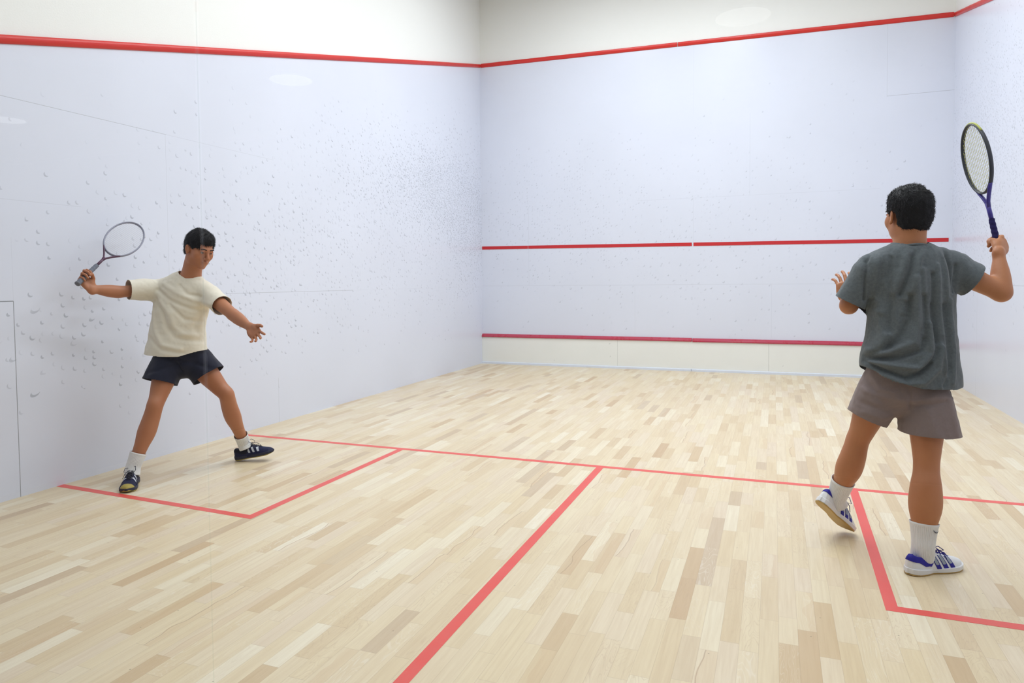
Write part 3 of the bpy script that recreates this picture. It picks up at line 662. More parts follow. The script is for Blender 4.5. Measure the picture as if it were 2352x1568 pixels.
# ---- racket: z along the handle, x across the strings
def racket(name, butt, A_, Nrm, mats, label, cat='racket'):
    r = tag(empty(name, tuple(butt)), label, cat)
    Z = nrm(A_); Y = nrm(Nrm-Z*(Nrm@Z)); X = np.cross(Y, Z)
    mw = Matrix(((X[0], Y[0], Z[0], 0), (X[1], Y[1], Z[1], 0), (X[2], Y[2], Z[2], 0), (0, 0, 0, 1)))
    def put(o): o.matrix_local = mw; return o
    cz, a, bb = .512, .173, .103
    el = lambda t, k=1.0: (bb*k*math.cos(t)*(1-.10*math.sin(t)*-1*.0), 0, cz+a*k*math.sin(t))
    pts = [el(2*math.pi*i/72) for i in range(72)]
    fr = MB(); k = len(fr.v)
    def oval(ptl, rx, ry, closed=True):
        n = len(ptl); b = len(fr.v); m = 10
        for i, p in enumerate(ptl):
            p = A3(*p); d = nrm(A3(*ptl[(i+1) % n])-A3(*ptl[i-1])) if closed else nrm(A3(*ptl[min(i+1, n-1)])-A3(*ptl[max(i-1, 0)]))
            u = nrm(np.cross(d, A3(0, 1, 0)))
            for j in range(m):
                q = 2*math.pi*j/m; fr.v.append(tuple(p+u*math.cos(q)*rx+A3(0, 1, 0)*math.sin(q)*ry))
        for i in range(n if closed else n-1):
            for j in range(m): fr.f.append((b+i*m+j, b+i*m+(j+1) % m, b+((i+1) % n)*m+(j+1) % m, b+((i+1) % n)*m+j))
        if not closed: fr.f.append(tuple(b+j for j in range(m))); fr.f.append(tuple(b+(n-1)*m+j for j in range(m)))
    oval(pts, .0055, .0100); put(fr.build('frame', mats['frame'], r, smooth=True))
    fr = MB()
    for s in (-1, 1): oval([tuple(A3(s*x, 0, z)) for x, z in ((.060, .372), (.042, .345), (.022, .315), (.008, .290), (.003, .262))], .0055, .0095, False)
    oval([(0, 0, .285), (0, 0, .24), (0, 0, .19)], .009, .0105, False); put(fr.build('shaft', mats['shaft'], r, smooth=True))
    bu = MB()
    arc = [el(t) for t in np.linspace(math.radians(38), math.radians(142), 26)]
    bu.tube([(x*1.035, 0, cz+(z-cz)*1.035) for x, y, z in arc], .0052, 8); put(bu.build('bumper_guard', mats['bumper'], r, smooth=True))
    st = MB()
    for i in range(-7, 8):
        x = i*.0128; q = math.sqrt(max(0, 1-(x/bb)**2)); st.tube([(x, .0006*(-1)**i, cz-a*q), (x, -.0006*(-1)**i, cz+a*q)], .00075, 5)
    for i in range(-11, 12):
        z = i*.0145; q = math.sqrt(max(0, 1-(z/a)**2)); st.tube([(-bb*q, 0, cz+z), (bb*q, 0, cz+z)], .00075, 5)
    put(st.build('strings', mats['string'], r))
    V, F = loft_mesh([(0, 0, z) for z in np.linspace(.004, .205, 70)], [(.0165-.003*(z-.004)/.2, .0150-.003*(z-.004)/.2) for z in np.linspace(.004, .205, 70)], A3(1, 0, 0), 32, 1, disp=lambda a_, t: .0007*np.sin(a_+t*55)+.0004*np.cos(8*a_))
    o = part('grip', V, F, mats['grip'], r, (0, 0, 0)); put(o)
    cp = MB().tube([(0, 0, -.002), (0, 0, .001), (0, 0, .008), (0, 0, .012)], [.011, .0175, .0182, .0165], 20); put(cp.build('butt_cap', mats['cap'], r, smooth=True))
    return r

def cloth_finish(V, F, root, name, mat, parent, folds=(), nz=(), tk=.0022):
    N = normals(V, F); d = np.zeros(len(V))
    for f in folds: d += f(V, N)
    for (sx, sc_, amp, sd) in nz: d += vnoise(V*np.array(sx), sc_, sd)*amp
    d = .021*np.tanh(d/.021); V = V+N*d[:, None]; return part(name, V, F, mat, parent, root, thick=tk)
def hem_plane(c, ax, axis=None, rad=.12, guard=None, reach=.17):
    """opening of a sleeve or trouser leg: everything past the plane, inside a cylinder about the limb"""
    c = A3(*c); ax = nrm(ax); axis = ax if axis is None else nrm(axis)
    def g(P):
        q = P-c; r = np.linalg.norm(q-(q@axis)[:, None]*axis, axis=1); m = np.minimum(np.minimum(q@ax, rad-r), reach-q@axis)
        return m if guard is None else np.minimum(m, guard(P))
    return g
def outside(o, U, B, ru, rv): return lambda P: (np.sqrt((((P-o)@U)/ru)**2+(((P-o)@B)/rv)**2)-1.10)*.12
def gmax(*gs): return lambda P: np.max([g(P) for g in gs], axis=0)
def back_fold(org, U, B, pl, wd, amp, sk=0.0):
    """crease or ridge drawn on the side of the cloth facing B; points are (sideways, height)"""
    pl = [A3(s, z) for s, z in pl]
    def f(V, N):
        q = np.stack([(V-org)@U, V[:, 2]], 1); k = np.clip((N@B)*2, 0, 1)*(np.clip((1.435-V[:, 2])/.04, 0, 1) if sk else 1); dd = polydist(q, pl)
        return k*amp*np.exp(-(dd/wd)**2)
    return f
def mats_shoe(a, b, c, g, s, e_, l):
    return dict(upper=a, collar=b, sole=c, gum=g, stripe=s, edge=e_, lace=l)
M_sockw = cloth_mat('white ribbed sock', srgb(238, 238, 238), srgb(224, 224, 226), .3)
M_white = plain('white shoe leather', srgb(240, 241, 243), .45, .4); M_blue = plain('royal blue lining', srgb(34, 30, 150), .6, .3)
M_whites = plain('white rubber midsole', srgb(240, 240, 242), .5, .4); M_gum = plain('gum rubber', srgb(196, 160, 92), .5, .4)
M_greyst = plain('silver grey stripe', srgb(156, 166, 178), .4, .5); M_bluel = plain('blue laces', srgb(40, 34, 130), .7, .2)
M_navy = plain('navy shoe mesh', srgb(24, 28, 66), .6, .3); M_navyd = plain('dark navy lining', srgb(16, 18, 42), .7, .3); M_gumy = plain('yellow gum rubber', srgb(176, 158, 78), .5, .4)
M_silver = plain('silver stripe', srgb(205, 210, 220), .4, .5); M_greyl = plain('grey laces', srgb(70, 72, 82), .7, .2); M_navysole = plain('navy midsole', srgb(36, 38, 62), .5, .4)
M_eye = plain('eyeball', srgb(150, 142, 136), .2, .6); M_iris = plain('dark iris', srgb(30, 20, 15), .2, .6)
M_hair = plain('black hair', srgb(17, 15, 18), .6, .22)
SK_R = skin_mat('tanned skin', srgb(188, 126, 86), srgb(176, 112, 74)); SK_L = skin_mat('brown skin', srgb(180, 120, 86), srgb(168, 106, 74))
def face_bits(parent, root, hc, Rm, sc, hair):
    Rm = np.array(Rm); G = lambda *a: hc+(A3(*a)*sc)@Rm
    for s in (-1, 1):
        D = Field(G(s*.031, .0845, .0)-.02, G(s*.031, .0845, .0)+.02, .0012); D.ell(G(s*.031, .0808, -.001), A3(.0100, .0100, .0085)*sc, Rm, 0); V, F = D.mesh()
        o = part('eye', V, F, M_eye, parent, root); D = Field(G(s*.031, .0845, .0)-.02, G(s*.031, .0845, .0)+.02, .0008)
        D.ell(G(s*.031, .0885, -.0010), A3(.0054, .0034, .0050)*sc, Rm, 0); V, F = D.mesh(); q = part('iris', V, F, M_iris, o, root)
        D = Field(G(s*.031, .09, .02)-.035, G(s*.031, .09, .02)+.035, .0013)
        D.cone(G(s*.014, .0965, .0215), G(s*.034, .0955, .0265), .0034*sc, .0034*sc, .002); D.cone(G(s*.034, .0955, .0265), G(s*.050, .084, .0205), .0034*sc, .002*sc, .002); V, F = D.mesh(); part('eyebrow', V, F, hair, parent, root)

def hair_keep(front_y, side_z, nape):
    def f(q):
        x, y, z = q[:, 0], q[:, 1], q[:, 2]
        face = np.minimum(y-front_y+.25*np.maximum(.07-z, 0)*0, .052-z)            # forehead and face left free
        side = np.minimum(np.minimum(y+.004, side_z-z), np.abs(x)*0+1)             # in front of and under the ears
        ear = .034-np.sqrt((y+.010)**2+(z+.016)**2); low = nape-z
        return np.maximum(np.maximum(face, side), np.maximum(np.minimum(ear, np.abs(x)-.05), low))
    return f
def body_mesh(D, fine):
    """smooth the limbs and trunk, leave head and hands (centre, radius) as modelled"""
    V, F = D.mesh(); V2 = relax(V, F, 14, .5); k = np.ones(len(V))
    for c, r in fine: k = k*np.clip((np.linalg.norm(V-c, axis=1)-r)/.03, 0, 1)
    k = k[:, None]; return V*(1-k)+V2*k, F
HAIR_E = [((0, -.030, .092), (.050, .058, .042), .03), ((0, -.020, .038), (.088, .105, .090), .01), ((0, -.048, -.020), (.074, .066, .072), .03), ((0, .02, .075), (.066, .070, .050), .02)]

# ================================================================== player in grey, seen from behind
rootR = A3(4.9, 3.2, 0)
PR = tag(empty('person', tuple(rootR)), 'person in grey t-shirt and taupe shorts, back to us, racket raised', 'person')
J = dict(ankR=A3(4.955, 3.078, .09), kneR=A3(4.972, 3.126, .448), hipR=A3(4.985, 3.222, .845), hipL=A3(4.812, 3.205, .850), kneL=A3(4.712, 3.285, .520), ankL=A3(4.628, 3.395, .190),
         neck=A3(4.914, 3.275, 1.435), head=A3(4.910, 3.300, 1.600), shL=A3(4.752, 3.215, 1.352), shR=A3(5.082, 3.312, 1.352), elL=A3(4.662, 3.230, 1.176), wrL=A3(4.672, 3.455, 1.195),
         elR=A3(5.294, 3.341, 1.235), wrR=A3(5.302, 3.425, 1.420))
U = nrm(A3(.951, .31, 0)); Bk = A3(.31, -.951, 0)        # across the shoulders; out of the back
hs = 1.03; ry = math.radians(114); hf = A3(math.cos(ry), math.sin(ry), .0); hr = np.cross(hf, A3(0, 0, 1)); RmR = [hr, hf, A3(0, 0, 1)]
D = Field((4.50, 2.92, 0.02), (5.46, 3.72, 1.78), .0038)
c_ = [A3(4.905, 3.215, .80), A3(4.905, 3.222, .90), A3(4.912, 3.238, 1.04), A3(4.918, 3.255, 1.20), A3(4.917, 3.262, 1.31), A3(4.916, 3.268, 1.385)]
D.loft(c_, [(.144, .104), (.150, .106), (.138, .094), (.152, .102), (.158, .102), (.115, .074)], U, .02)
for s_, sh in ((-1, 'shL'), (1, 'shR')): D.cone(J['neck']+U*s_*.02-A3(0, 0, .03), J[sh], .050, .050, .03)
D.cone(J['neck']-A3(0, 0, .02), J['neck']+A3(0, 0, .03), .066, .060, .03)
arm(D, J['shL'], J['elL'], J['wrL'], None, 1.0); arm(D, J['shR'], J['elR'], J['wrR'], None, 1.08)
leg(D, J['hipR'], J['kneR'], J['ankR'], nrm(A3(.1, 1, 0)), 1.0, 1.08); leg(D, J['hipL'], J['kneL'], J['ankL'], nrm(A3(-.1, .93, .30)), .98, 1.0)
head_parts(D, J['head'], RmR, hs, J['neck'], .062, .066)
# hands
A_R = nrm(A3(-.170, .175, .975)); F_R = nrm(J['wrR']-J['elR']); pp = nrm(F_R-A_R*(F_R@A_R)); dg = math.radians(33)
X_R = math.sin(dg)*A_R+math.cos(dg)*pp; Y_R = nrm(A_R-X_R*(X_R@A_R)); Z_R = -np.cross(X_R, Y_R)
GRIP = [(1.05, 1.30, .85)]*4
hand(D, J['wrR'], X_R, Z_R, -1, GRIP, .0, GRIP_TH, 1.0, dg*.6)
hand(D, J['wrL'], A3(-.10, .35, .92), A3(-.2, .9, -.2), 1, [(.25, .35, .25), (.3, .35, .25), (.35, .4, .3), (.4, .45, .3)], .22, OPEN_TH, 1.0)
V, F = body_mesh(D, [(J['head'], .15), (J['wrR']+X_R*.09, .10), (J['wrL']+A3(-.01, .03, .09), .11)]); part('body', V, F, SK_R, PR, rootR)
V, F = hair_mesh(J['head'], RmR, hs, hair_keep(.060, -.002, -.078), HAIR_E, .0030, J['head']-A3(.14, .14, .13), J['head']+A3(.14, .14, .16), 5, .011, 4600, (.25, -.35, -.55))
part('hair', V, F, M_hair, PR, rootR); face_bits(PR, rootR, J['head'], RmR, hs, M_hair)
# t-shirt
M_grey = cloth_mat('grey heather jersey', srgb(104, 111, 115), srgb(82, 88, 92), .6)
D = Field((4.55, 3.0, .72), (5.30, 3.50, 1.52), .0048)
tc = [A3(4.930, 3.232, .74), A3(4.922, 3.236, .837), A3(4.915, 3.238, .908), A3(4.919, 3.245, .978), A3(4.922, 3.252, 1.059), A3(4.924, 3.257, 1.18), A3(4.921, 3.260, 1.28), A3(4.917, 3.263, 1.36), A3(4.915, 3.268, 1.415)]
D.loft(tc, [(.212, .164), (.214, .166), (.214, .164), (.203, .156), (.193, .144), (.187, .132), (.186, .132), (.160, .114), (.100, .080)], U, .02)
sl_L = A3(4.668, 3.222, 1.190); sl_R = A3(5.176, 3.322, 1.290)
D.loft([J['neck']-U*.03-A3(0, 0, .035), J['shL']+A3(0, 0, .004), J['shL']+(sl_L-J['shL'])*.5, sl_L, sl_L+(sl_L-J['shL'])*.06], [(.062, .055), (.074, .066), (.077, .070), (.080, .073), (.080, .073)], A3(0, 1, 0), .03, flat=True)
D.loft([J['neck']+U*.03-A3(0, 0, .035), J['shR']+A3(0, 0, .006), J['shR']+(sl_R-J['shR'])*.5, sl_R, sl_R+(sl_R-J['shR'])*.5], [(.062, .055), (.078, .074), (.084, .078), (.090, .080), (.092, .082)], A3(0, 1, 0), .03)
V, F = D.mesh()
o_ = A3(4.9, 3.223, 0)
hemx = [-.32, -.265, -.198, -.101, -.005, .153, .2]; hemz = [.965, .948, .900, .845, .815, .808, .812]
V, F = clip(V, F, gmax(lambda P: np.interp((P-o_)@U, hemx, hemz)-P[:, 2], hem_plane(sl_L, sl_L-J['shL'], None, .13, lambda P: -.199-((P-A3(4.923, 3.256, 0))@U), .05), hem_plane(sl_R, A3(.83, .10, -.52), sl_R-J['shR'], .13),
                       lambda P: np.minimum(.078-np.hypot(P[:, 0]-4.914, (P[:, 1]-3.268)), P[:, 2]-1.40)))
V = relax(V, F, 2, .4)
bf = lambda pl, wd, amp: back_fold(o_, U, Bk, pl, wd*.80, amp*1.7, 1.0)
folds = [bf([(.029, 1.456), (-.012, 1.402), (-.038, 1.322), (-.073, 1.229)], .010, -.012), bf([(.052, 1.45), (.015, 1.390), (-.012, 1.30), (-.045, 1.21)], .013, .008), bf([(-.03, 1.42), (-.062, 1.33), (-.095, 1.24)], .016, .006),
         bf([(-.15, 1.452), (-.190, 1.38), (-.200, 1.302), (-.196, 1.205)], .008, -.010), bf([(-.120, 1.44), (-.150, 1.36), (-.155, 1.26), (-.13, 1.15)], .018, .006), bf([(-.09, 1.40), (-.11, 1.30), (-.10, 1.18), (-.115, 1.06)], .011, -.006),
         bf([(.064, 1.321), (.059, 1.144), (.07, 1.02)], .011, -.009), bf([(.090, 1.36), (.088, 1.2), (.095, 1.05)], .014, .006), bf([(.021, 1.341), (.020, 1.145), (.022, 1.05)], .014, .007),
         bf([(.148, 1.43), (.157, 1.348), (.166, 1.24)], .008, -.010), bf([(.120, 1.42), (.128, 1.33), (.130, 1.22)], .013, .006), bf([(.185, 1.36), (.178, 1.27), (.19, 1.24)], .010, -.008),
         bf([(-.034, 1.223), (-.039, 1.118), (-.082, 1.021), (-.188, .950)], .015, -.012), bf([(.020, 1.223), (.023, 1.053), (-.003, .987), (-.094, .953), (-.205, .929)], .013, -.013),
         bf([(-.010, 1.301), (-.008, 1.106), (-.032, 1.019), (-.129, .972), (-.215, .955)], .017, .012), bf([(-.12, 1.05), (-.15, .985), (-.22, .968)], .014, .010), bf([(.04, 1.10), (.035, .97), (-.02, .905), (-.12, .915), (-.18, .925)], .014, .012),
         bf([(-.205, .929), (-.145, .893), (-.074, .862), (-.019, .885), (.03, .93)], .010, -.012), bf([(-.15, .868), (-.07, .835), (.0, .842), (.06, .90), (.085, 1.0)], .014, .009),
         bf([(.057, 1.183), (.065, .989), (.016, .911), (-.052, .878)], .012, -.008), bf([(.115, 1.183), (.125, 1.0), (.119, .91), (.084, .833)], .014, -.008), bf([(.145, 1.2), (.15, .95), (.13, .84)], .015, .007),
         bf([(-.167, 1.205), (-.171, 1.069), (-.207, .991)], .012, -.008), bf([(-.14, 1.15), (-.135, 1.05), (-.16, 1.0)], .014, .006), bf([(.09, .99), (.10, .87), (.07, .82)], .012, .007), bf([(-.06, 1.13), (-.07, 1.06), (-.12, 1.0)], .016, -.006)]
cloth_finish(V, F, rootR, 't_shirt', M_grey, PR, folds, ((A3(1, 1, .35), 34, .0030, 3), (A3(1, 1, .6), 75, .0010, 4), (A3(1, 1, 1), 14, .003, 9)))
nb = [A3(4.914, 3.268, 0)+A3(math.cos(t)*.078, math.sin(t)*.078, 1.436-.020*math.sin(t-.3)-.0) for t in np.linspace(0, 2*math.pi, 48, endpoint=False)]
b_ = MB().tube(nb, .0058, 8, closed=True); b_.build('neckband', M_grey, PR, smooth=True, off=rootR)
# shorts
M_taupe = cloth_mat('taupe cotton shorts', srgb(136, 121, 119), srgb(122, 108, 107), .35, .8)
D = Field((4.60, 2.98, .54), (5.20, 3.46, 1.02), .0045)
D.loft([A3(4.897, 3.222, .78), A3(4.900, 3.224, .86), A3(4.905, 3.228, .93), A3(4.908, 3.23, .99)], [(.158, .124), (.168, .122), (.166, .112), (.160, .106)], U, .02)
hL = A3(4.742, 3.222, .648); hR = A3(4.992, 3.192, .602)
D.loft([J['hipL']+A3(.010, .012, -.045), (J['hipL']+hL)/2+A3(.006, 0, -.01), hL, hL+(hL-J['hipL'])*.35], [(.112, .106), (.099, .108), (.083, .104), (.080, .102)], U, .012)
D.loft([J['hipR']+A3(-.018, .010, -.03), (J['hipR']+hR)/2+A3(-.008, 0, 0), hR, hR+(hR-J['hipR'])*.3], [(.100, .106), (.110, .118), (.125, .124), (.128, .126)], U, .012)
V, F = D.mesh()
V, F = clip(V, F, gmax(hem_plane(hL, A3(-.42, .0, -1), hL-J['hipL'], .125, None, .26), hem_plane(hR, A3(-.03, 0, -1), hR-J['hipR'], .18, lambda P: P[:, 0]-4.80, .26), lambda P: P[:, 2]-.972)); V = relax(V, F, 2, .4)
bf = lambda pl, wd, amp: back_fold(o_, U, Bk, pl, wd, amp)
sf = [bf([(-.045, .82), (-.04, .76), (-.03, .72)], .008, -.006), bf([(-.20, .90), (-.18, .82), (-.13, .72)], .016, -.006), bf([(-.22, .80), (-.15, .77), (-.06, .76)], .016, .006), bf([(-.20, .73), (-.12, .70), (-.07, .72)], .014, -.006),
      bf([(-.20, .69), (-.13, .665), (-.07, .68)], .013, .005), bf([(-.03, .755), (.05, .775), (.14, .77)], .014, .006), bf([(-.03, .735), (.04, .745), (.10, .76)], .010, -.006), bf([(.15, .80), (.17, .70), (.19, .62)], .012, -.006), bf([(.02, .72), (.04, .65), (.05, .61)], .016, .005),
      bf([(.12, .75), (.13, .68), (.14, .6)], .016, .005), bf([(-.17, .87), (-.15, .80), (-.10, .79)], .012, .005)]
cloth_finish(V, F, rootR, 'shorts', M_taupe, PR, sf, ((A3(1, 1, .5), 22, .004, 5), (A3(1, 1, 1), 60, .0010, 6)))
# socks, shoes
a_ = J['ankR']; v_ = nrm(J['kneR']-J['ankR'])
sock(PR, rootR, [a_+A3(0, .012, -.035), a_+v_*.02, a_+v_*.07, a_+v_*.13], [(.046, .046), (.043, .046), (.046, .048), (.0545, .055)], A3(1, 0, 0), M_sockw, None)
V, F = loft_mesh([a_+v_*(.116+.004*math.sin(t*3))+A3(.0, 0, 0) for t in (0, .01)], [(.054, .054)]*2, A3(1, 0, 0), 20, 1)
tk = MB(); an0 = math.radians(-62)
for i in range(9):
    t = i/8; an = an0+t*.62; zz = .112-.010*math.sin(t*math.pi*.9)+.012*t*0-.004*t; hw = .0030*math.sin(math.pi*min(1, t*1.0+.05))*(.4+.6*(1-t))+.0004
    for q in (hw, -hw):
        p = a_+v_*(zz+q)+A3(math.cos(an), math.sin(an), 0)*.0572; tk.v.append(tuple(p))
    if i: k = 2*i; tk.f.append((k-2, k-1, k+1, k))
ob = tk.build('sock_emblem', plain('dark grey print', srgb(90, 92, 98), .7), PR, smooth=True, off=rootR); m_ = ob.modifiers.new('t', 'SOLIDIFY'); m_.thickness = .0008; ob['label'] = 'small dark tick printed on the sock'
SR = mats_shoe(M_white, M_blue, M_whites, M_gum, M_greyst, M_blue, M_bluel)
shoe(PR, rootR, (4.955, 3.072, .0), A3(.80, .60, 0), A3(0, 0, 1), SR, 'white shoe with blue collar, planted flat on the floor')
a_ = J['ankL']; v_ = nrm(J['kneL']-J['ankL'])
sock(PR, rootR, [a_-A3(-.01, -.01, .028), a_+v_*.01, a_+v_*.05, a_+v_*.125], [(.044, .044), (.042, .045), (.043, .045), (.0505, .051)], A3(1, 0, 0), M_sockw, None)
shoe(PR, rootR, (4.590, 3.368, .138), A3(.54, .54, -.64), A3(.45, .45, .77), SR, 'white shoe with blue collar, heel lifted off the floor')

# racket held by the player in grey
M_dk = plain('black racket frame', srgb(52, 56, 66), .35, .5); M_yel = plain('pale yellow strings', srgb(214, 214, 130), .5, .3); M_violet = plain('blue violet shaft', srgb(64, 54, 150), .35, .5)
M_gripb = plain('navy grip wrap', srgb(40, 36, 92), .8, .2); M_cap = plain('grey cap', srgb(120, 120, 126), .6, .3); M_lime = plain('lime bumper', srgb(190, 196, 96), .5, .4)
cR = J['wrR']+X_R*.083+Z_R*.027
racket('squash_racket', cR-A_R*.075, A_R, nrm(np.cross(A_R, A3(-.366, .93, -.04))*.995+A3(-.366, .93, -.04)*.09), dict(frame=M_dk, shaft=M_violet, bumper=M_lime, string=M_yel, grip=M_gripb, cap=M_cap),
       'squash racket with yellow strings held upright by the player in grey')

# ================================================================== player in cream, by the left wall
rootL = A3(.52, 3.2, 0)
PL = tag(empty('person', tuple(rootL)), 'person in cream t-shirt and navy shorts, arms spread, by the left wall', 'person')
J = dict(ankR=A3(.432, 2.865, .095), kneR=A3(.500, 3.000, .500), hipR=A3(.470, 3.170, .810), hipL=A3(.560, 3.262, .810), kneL=A3(.778, 3.345, .530), ankL=A3(.706, 3.590, .125),
         neck=A3(.592, 3.235, 1.340), head=A3(.694, 3.228, 1.545), shR=A3(.385, 3.180, 1.272), shL=A3(.738, 3.262, 1.228), elR=A3(.262, 2.945, 1.258), wrR=A3(.232, 2.770, 1.280), elL=A3(1.002, 3.190, 1.100), wrL=A3(1.225, 3.100, 1.022))
U = nrm(A3(.965, .261, -.06)); Fr = nrm(A3(.30, -.95, 0))
hf = nrm(A3(.90, -.22, -.36)); hr = nrm(np.cross(hf, A3(.10, .05, 1))); RmL = [hr, hf, np.cross(hr, hf)]
D = Field((.09, 2.58, 0.02), (1.46, 3.70, 1.68), .0042)
c_ = [A3(.513, 3.215, .78), A3(.510, 3.215, .88), A3(.512, 3.215, 1.0), A3(.530, 3.222, 1.13), A3(.556, 3.228, 1.24), A3(.575, 3.232, 1.30)]
D.loft(c_, [(.140, .100), (.146, .102), (.136, .094), (.150, .100), (.156, .100), (.112, .074)], U, .02)
D.cone(J['neck']-U*.02-A3(0, 0, .03), J['shR'], .048, .048, .03); D.cone(J['neck']+U*.02-A3(0, 0, .03), J['shL'], .048, .048, .03)
D.cone(J['neck']-A3(.01, 0, .02), J['neck']+A3(.015, 0, .03), .062, .057, .03)
arm(D, J['shR'], J['elR'], J['wrR'], None, 1.0); arm(D, J['shL'], J['elL'], J['wrL'], None, 1.0)
leg(D, J['hipR'], J['kneR'], J['ankR'], nrm(A3(.45, -.85, .2)), .98, .95); leg(D, J['hipL'], J['kneL'], J['ankL'], nrm(A3(.9, -.25, .25)), .98, .95)
head_parts(D, J['head'], RmL, 1.0, J['neck'], .060, .064)
A_L = nrm(A3(-.120, .79, .60)); F_L = nrm(J['wrR']-J['elR']); pp = nrm(F_L-A_L*(F_L@A_L)); dg = math.radians(14)
X_L = math.sin(dg)*A_L+math.cos(dg)*pp; Y_L = nrm(A_L-X_L*(X_L@A_L)); Z_L = -np.cross(X_L, Y_L)
hand(D, J['wrR'], X_L, Z_L, -1, GRIP, .0, GRIP_TH, 1.0, dg*.6)
hand(D, J['wrL'], A3(.80, -.38, -.46), A3(.30, -.90, .2), 1, [(.12, .2, .15), (.18, .25, .2), (.22, .3, .2), (.28, .35, .25)], .30, OPEN_TH, 1.0)
V, F = body_mesh(D, [(J['head'], .15), (J['wrR']+X_L*.09, .10), (J['wrL']+A3(.08, -.038, -.046), .11)]); part('body', V, F, SK_L, PL, rootL)
V, F = hair_mesh(J['head'], RmL, 1.0, hair_keep(.068, -.002, -.062), HAIR_E, .0032, J['head']-.15, J['head']+.15, 15, .013, 3600, (.1, .3, -.6))
part('hair', V, F, M_hair, PL, rootL); face_bits(PL, rootL, J['head'], RmL, 1.0, M_hair)
M_cream = cloth_mat('cream cotton jersey', srgb(234, 227, 210), srgb(224, 215, 196), .3)
D = Field((.15, 2.86, .74), (1.05, 3.46, 1.42), .0050)
tc = [A3(.480, 3.195, .76), A3(.484, 3.198, .83), A3(.490, 3.203, .90), A3(.500, 3.208, 1.0), A3(.514, 3.214, 1.10), A3(.536, 3.222, 1.19), A3(.556, 3.228, 1.26), A3(.580, 3.232, 1.32)]
D.loft(tc, [(.212, .158), (.210, .158), (.200, .152), (.188, .142), (.184, .134), (.186, .132), (.165, .115), (.100, .080)], U, .02)
sR = A3(.298, 2.992, 1.270); sL = A3(.876, 3.226, 1.160)
D.loft([J['neck']-U*.03-A3(0, 0, .035), J['shR'], (J['shR']+sR)/2, sR, sR+(sR-J['shR'])*.4], [(.060, .055), (.072, .072), (.072, .074), (.070, .078), (.070, .080)], A3(0, 0, 1), .035)
D.loft([J['neck']+U*.03-A3(0, 0, .035), J['shL'], (J['shL']+sL)/2, sL, sL+(sL-J['shL'])*.4], [(.060, .055), (.072, .070), (.071, .068), (.070, .066), (.070, .066)], A3(0, 1, 0), .035)
V, F = D.mesh(); o_ = A3(.50, 3.21, 0)
V, F = clip(V, F, gmax(lambda P: np.interp((P-o_)@U, [-.3, -.1, .03, .12, .3], [.832, .822, .818, .848, .885])-P[:, 2], hem_plane(sR, sR-J['shR'], None, .14), hem_plane(sL, sL-J['shL']+A3(0, 0, .02), None, .14, outside(A3(.53, 3.22, 0), U, Fr, .182, .130)),
                       lambda P: np.minimum(.074-np.hypot(P[:, 0]-.594, P[:, 1]-3.235), P[:, 2]-1.30)))
V = relax(V, F, 2, .4); bf = lambda pl, wd, amp: back_fold(o_, U, Fr, pl, wd, amp)
folds = [bf([(-.16, 1.27), (-.05, 1.20), (.08, 1.14), (.20, 1.12)], .014, -.010), bf([(-.12, 1.31), (.0, 1.245), (.12, 1.19), (.24, 1.17)], .016, .008), bf([(-.17, 1.20), (-.09, 1.12), (-.06, 1.02), (.0, .95), (.12, .92)], .016, -.011),
         bf([(-.13, 1.19), (-.04, 1.10), (-.01, 1.02), (.05, .97), (.16, .95)], .018, .009), bf([(-.19, 1.12), (-.15, 1.0), (-.08, .90), (.04, .87)], .016, .008), bf([(-.2, .95), (-.08, .87), (.06, .84)], .014, -.008),
         bf([(.0, 1.30), (.06, 1.24), (.14, 1.22)], .012, -.008), bf([(.14, 1.12), (.10, 1.02), (.13, .93)], .014, -.007), bf([(-.05, 1.17), (.05, 1.07), (.16, 1.04)], .013, -.008)]
cloth_finish(V, F, rootL, 't_shirt', M_cream, PL, folds, ((A3(.6, .6, 1), 26, .004, 13), (A3(1, 1, 1), 70, .0009, 14), (A3(1, 1, 1), 12, .004, 19)))
nb = [A3(.594, 3.235, 0)+A3(math.cos(t)*.075, math.sin(t)*.075, 1.337+.020*math.sin(t)+.018*math.cos(t+math.pi)) for t in np.linspace(0, 2*math.pi, 48, endpoint=False)]
MB().tube(nb, .0058, 8, closed=True).build('neckband', M_cream, PL, smooth=True, off=rootL)
M_nshort = cloth_mat('navy polyester shorts', srgb(26, 28, 48), srgb(18, 20, 36), .4, .7)
D = Field((.22, 2.92, .52), (.90, 3.48, 1.0), .0048)
D.loft([A3(.513, 3.215, .77), A3(.512, 3.215, .86), A3(.510, 3.213, .96)], [(.155, .120), (.165, .124), (.160, .118)], U, .02)
hR = A3(.462, 3.078, .645); hL = A3(.668, 3.300, .668)
D.loft([J['hipR'], (J['hipR']+hR)/2, hR, hR+(hR-J['hipR'])*.35], [(.104, .112), (.106, .112), (.112, .114), (.114, .116)], U, .015)
D.loft([J['hipL'], (J['hipL']+hL)/2, hL, hL+(hL-J['hipL'])*.35], [(.104, .112), (.108, .112), (.114, .114), (.116, .116)], A3(0, 1, 0), .015)
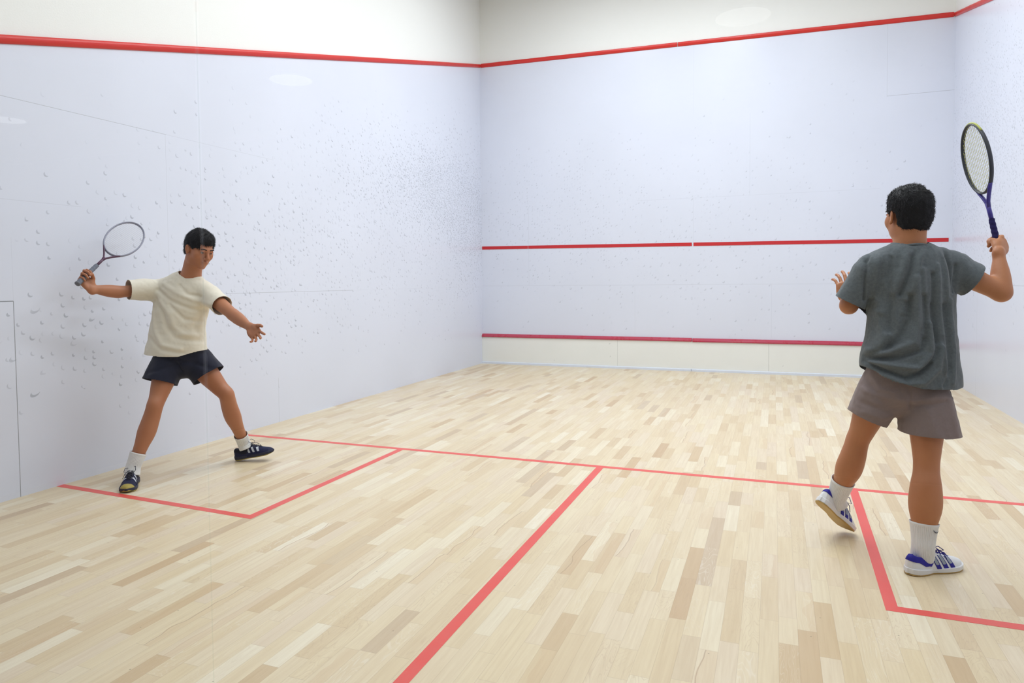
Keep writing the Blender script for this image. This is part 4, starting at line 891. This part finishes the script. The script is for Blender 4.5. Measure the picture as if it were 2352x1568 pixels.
V, F = D.mesh(); V, F = clip(V, F, gmax(hem_plane(hR, A3(-.05, -.35, -.94), hR-J['hipR'], .15, lambda P: .04-((P-A3(.53, 3.215, 0))@U), .28), hem_plane(hL, A3(.55, .15, -.82), hL-J['hipL'], .15, lambda P: .02+((P-A3(.53, 3.215, 0))@U), .28), lambda P: P[:, 2]-.95)); V = relax(V, F, 2, .4)
cloth_finish(V, F, rootL, 'shorts', M_nshort, PL, [bf([(-.02, .80), (.02, .75), (.03, .72)], .010, -.010), bf([(-.15, .72), (-.05, .74), (.05, .78)], .014, -.006), bf([(.22, .72), (.12, .76), (.02, .80)], .014, -.006)], ((A3(1, 1, .6), 24, .004, 23),))
a_ = J['ankR']; v_ = nrm(J['kneR']-J['ankR'])
sock(PL, rootL, [a_+A3(.008, -.010, -.032), a_+v_*.02, a_+v_*.06, a_+v_*.115], [(.044, .044), (.041, .043), (.043, .044), (.047, .047)], A3(1, 0, 0), M_sockw, None, 36)
SL = mats_shoe(M_navy, M_navyd, M_navysole, M_gumy, M_silver, M_navy, M_greyl)
shoe(PL, rootL, (.432, 2.862, 0), A3(.645, -.764, 0), A3(0, 0, 1), SL, 'navy shoe with pale stripes and yellow toe, planted near the red line', toe_gum=True)
a_ = J['ankL']; v_ = nrm(J['kneL']-J['ankL'])
sock(PL, rootL, [a_+A3(.012, .004, -.030), a_+v_*.01, a_+v_*.05, a_+v_*.095], [(.044, .044), (.041, .043), (.042, .043), (.045, .045)], A3(1, 0, 0), M_sockw, None, 36)
fl = nrm(A3(.93, .32, .20)); shoe(PL, rootL, (.722, 3.600, .019), fl, A3(0, 0, 1), SL, 'navy shoe with pale stripes landing on its heel, toe raised', toe_gum=False)
cL = J['wrR']+X_L*.083+Z_L*.027
racket('squash_racket', cL-A_L*.080, A_L, nrm(A3(.75, -.30, .45)), dict(frame=plain('pale grey racket frame', srgb(150, 152, 170), .35, .5), shaft=plain('dark maroon shaft', srgb(88, 52, 78), .4, .5), bumper=plain('white bumper', srgb(210, 210, 216), .5, .4),
       string=plain('white strings', srgb(225, 225, 230), .5, .3), grip=plain('grey grip wrap', srgb(120, 124, 136), .8, .2), cap=M_cap), 'pale squash racket swung back by the player in cream')
